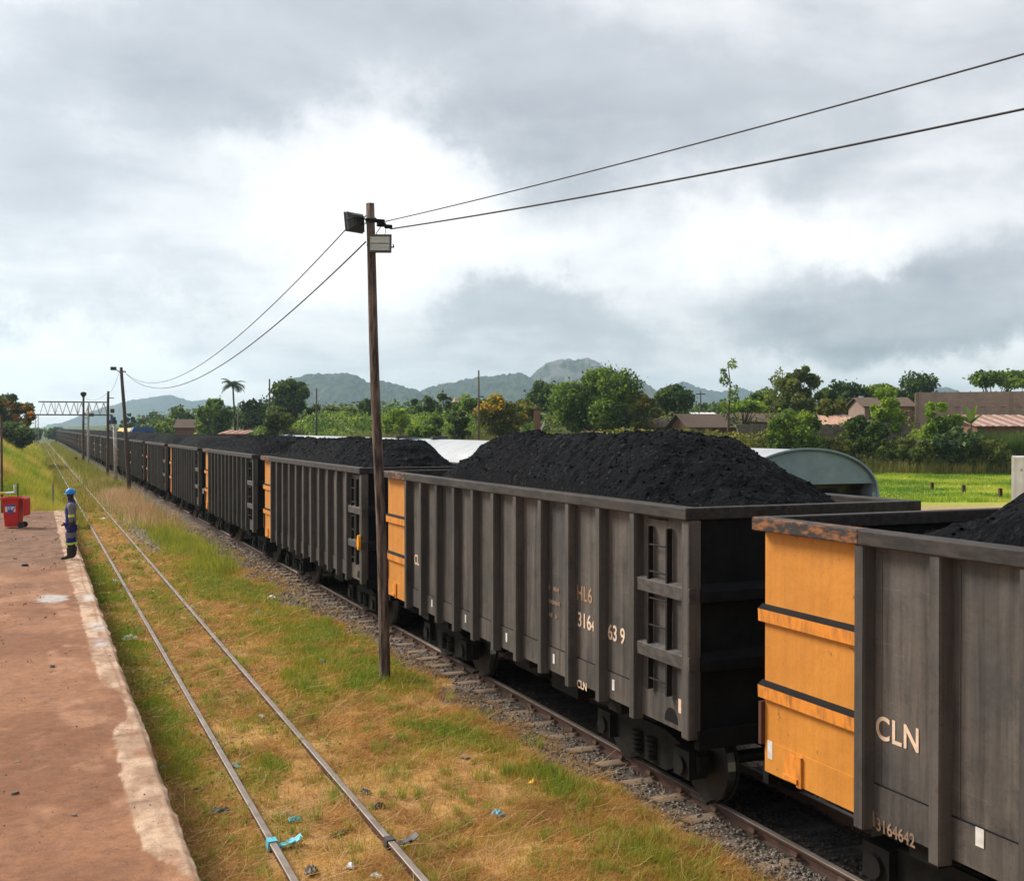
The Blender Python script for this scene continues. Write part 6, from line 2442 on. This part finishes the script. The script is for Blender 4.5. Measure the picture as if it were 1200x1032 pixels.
# ------------------------------------------------------------------ litter
def litter(px, py, w, d, h, mat, label, name='litter', z=None, seed=0, rz=None):
    zb = 0.02 if z is None else z
    D = F * (CAMZ - zb) / (py - 501)
    x, y = W(px, D)
    zb = float(height(x, y)) if z is None else z
    r = random.Random(int(px * 7 + py + seed))
    n = 9
    V, Fq = [], []
    for j in range(n):
        for i in range(n):
            u, v = i / (n - 1) - .5, j / (n - 1) - .5
            edge = 1 - .35 * r.random() * (abs(u) > .4 or abs(v) > .4)
            V.append((u * w * edge, v * d * edge, h * (.15 + .85 * max(0, 1 - 3 * (u * u + v * v)) * r.uniform(.3, 1.2)) + .012))
    for j in range(n - 1):
        for i in range(n - 1):
            a = j * n + i
            Fq.append((a, a + 1, a + n + 1, a + n))
    m = MB()
    m.add(V, Fq)
    o = m.build(name, M[mat], None)
    so = o.modifiers.new('thickness', 'SOLIDIFY')
    so.thickness = .006
    o.location = (x, y, zb)
    o.rotation_euler = (0, 0, r.uniform(0, 3) if rz is None else rz)
    tag(o, label, 'litter')
    return o


GL = 'scraps of litter'
for a in ((121, 608.5, .34, .22, .10, 'plastic_white', 'white scrap between the siding rails beside the worker'),
          (118, 630, .2, .16, .06, 'plastic_white', 'small pale scrap between the rails below the white one'),
          (130, 642, .40, .15, .05, 'plastic_blue', 'flattened pale blue scrap between the siding rails'),
          (134, 681, .26, .16, .06, 'plastic_blue', 'dark teal scrap near the left siding rail'),
          (318, 702, .34, .22, .12, 'plastic_white', 'crumpled white bag on the green grass near the ballast'),
          (303, 718, .14, .12, .05, 'plastic_blue', 'small blue scrap in the green grass below the white bag'),
          (377, 775, .13, .12, .05, 'plastic_blue', 'small pale blue scrap in the green grass left of the near pole'),
          (151, 750, .34, .24, .10, 'plastic_white', 'crumpled pale bag in the weeds by the platform edge'),
          (216, 724, .32, .22, .04, 'card', 'pale flat card beside the right siding rail'),
          (223, 713, .18, .14, .06, 'plastic_white', 'pale scrap next to the flat card at the right siding rail'),
          (183, 794, .20, .13, .05, 'plastic_yellow', 'yellow scrap in the weeds left of the siding'),
          (213, 857, .13, .09, .04, 'plastic_blue', 'blue chip in the dry grass left of the siding'),
          (276, 898, .24, .10, .04, 'plastic_blue', 'torn blue strip beside the left siding rail'),
          (330, 955, .22, .15, .03, 'card', 'pale broken brick lying between the rails in front'),
          (344, 962, .17, .12, .05, 'plastic_blue', 'crumpled blue scrap right of the pale brick'),
          (258, 952, .30, .16, .06, 'plastic_dark', 'black torn bag in the dry grass near the platform'),
          (230, 928, .12, .10, .05, 'plastic_dark', 'small dark scrap in the dry grass above the torn bag'),
          (363, 1024, .22, .14, .07, 'plastic_dark', 'black crumpled scrap between the rails at the bottom edge'),
          (410, 1018, .11, .10, .05, 'plastic_white', 'silver grey scrap between the rails at the bottom edge'),
          (440, 1028, .13, .08, .04, 'plastic_white', 'white scrap near the right rail at the bottom edge'),
          (398, 976, .26, .10, .03, 'plastic_dark', 'brown black strip between the front rails'),
          (584, 956, .17, .13, .06, 'plastic_blue', 'bright blue scrap in the dry grass right of the siding'),
          (625, 917, .17, .09, .04, 'plastic_yellow', 'yellow scrap in the grass before the ballast'),
          (545, 888, .12, .14, .04, 'card', 'pinkish card scrap in the grass right of the siding'),
          (306, 840, .12, .10, .04, 'plastic_white', 'small white scrap between the rails left of the near pole'),
          (290, 829, .3, .08, .03, 'plastic_dark', 'dark stick like scrap between the rails'),
          (190, 900, .1, .1, .05, 'plastic_white', 'white scrap at the foot of the platform coping'),
          (428, 930, .16, .1, .05, 'plastic_dark', 'dark scrap just right of the right siding rail'),
          (443, 947, .16, .09, .05, 'plastic_dark', 'dark scrap below the other one right of the right siding rail'),
          ):
    litter(*a)
# blue rag tied round the left rail and green one on the right rail
for px, py, mat, lab in ((318, 986, 'plastic_blue', 'blue plastic rag tied round the left siding rail'), (452, 985, 'plastic_dark', 'dark green rag wrapped round the right siding rail')):
    D = F * (CAMZ - .1) / (py - 501)
    x, y = W(px, D)
    b = MB()
    r = random.Random(py)
    xr = SID_C + (-.5335 if px < 400 else .5335)
    b.prism([(xr - .05, .02), (xr - .045, .11), (xr + .045, .112), (xr + .052, .02)], 'y', y - .06, y + .06)
    for k in range(3):
        x0 = xr + (.05 + .08 * k)
        b.prism([(x0, .03), (x0 + .09, .05 + .02 * k), (x0 + .09, .058 + .02 * k), (x0, .042)], 'y', y - .05 + .015 * k, y + .04 + .03 * k)
    tag(b.build('litter', M[mat], None), lab, 'litter')
# stones lying on the platform
for px, py, s in ((19, 895, .045), (15, 932, .05), (60, 781, .05), (81, 763, .03), (85, 957, .03), (28, 663, .09), (17, 655, .05)):
    D = F * (CAMZ - PLAT_Z) / (py - 501)
    x, y = W(px, D)
    b = MB()
    r = random.Random(py)
    prof = [(s * r.uniform(.7, 1.2) * math.cos(a), s * .7 * r.uniform(.7, 1.2) * math.sin(a)) for a in np.linspace(0, 6.28, 9)[:-1]]
    V = [(p[0], p[1], 0) for p in prof] + [(p[0] * .75, p[1] * .75, s * .6 * r.uniform(.8, 1.1)) for p in prof]
    b.add(V, [(i, (i + 1) % 8, 8 + (i + 1) % 8, 8 + i) for i in range(8)] + [tuple(range(8, 16))])
    o = b.build('stone', M['stone'] if s < .06 else M['rubber'], None, bevel=.004)
    o.location = (x, y, PLAT_Z - .004)
    LB = {895: 'small grey stone lying highest of the two at the left edge of the platform', 932: 'small grey stone nearest the front at the left edge of the platform', 781: 'dark pebble alone in the middle of the red platform', 763: 'tiny dark pebble right of the middle platform pebble',
          957: 'tiny pebble near the worn front of the coping', 663: 'black lump on the platform below the worker', 655: 'smaller black lump on the dark mud in front of the bin'}
    tag(o, LB[py], 'stone', 'loose stones on the platform')

# ------------------------------------------------------------------ haze between here and the hills
def haze():
    b = MB()
    b.box(-2900, 3700, -160, 3900, -6, 190)
    m = bpy.data.materials.new('haze')
    m.use_nodes = True
    t = m.node_tree
    t.nodes.clear()
    o = nn(t, 'ShaderNodeOutputMaterial')
    v = nn(t, 'ShaderNodeVolumePrincipled')
    v.inputs['Color'].default_value = (.64, .84, 1.0, 1)
    v.inputs['Density'].default_value = .00025
    v.inputs['Anisotropy'].default_value = .72
    t.links.new(v.outputs[0], o.inputs['Volume'])
    h = b.build('haze', m)
    tag(h, kind='stuff')


haze()
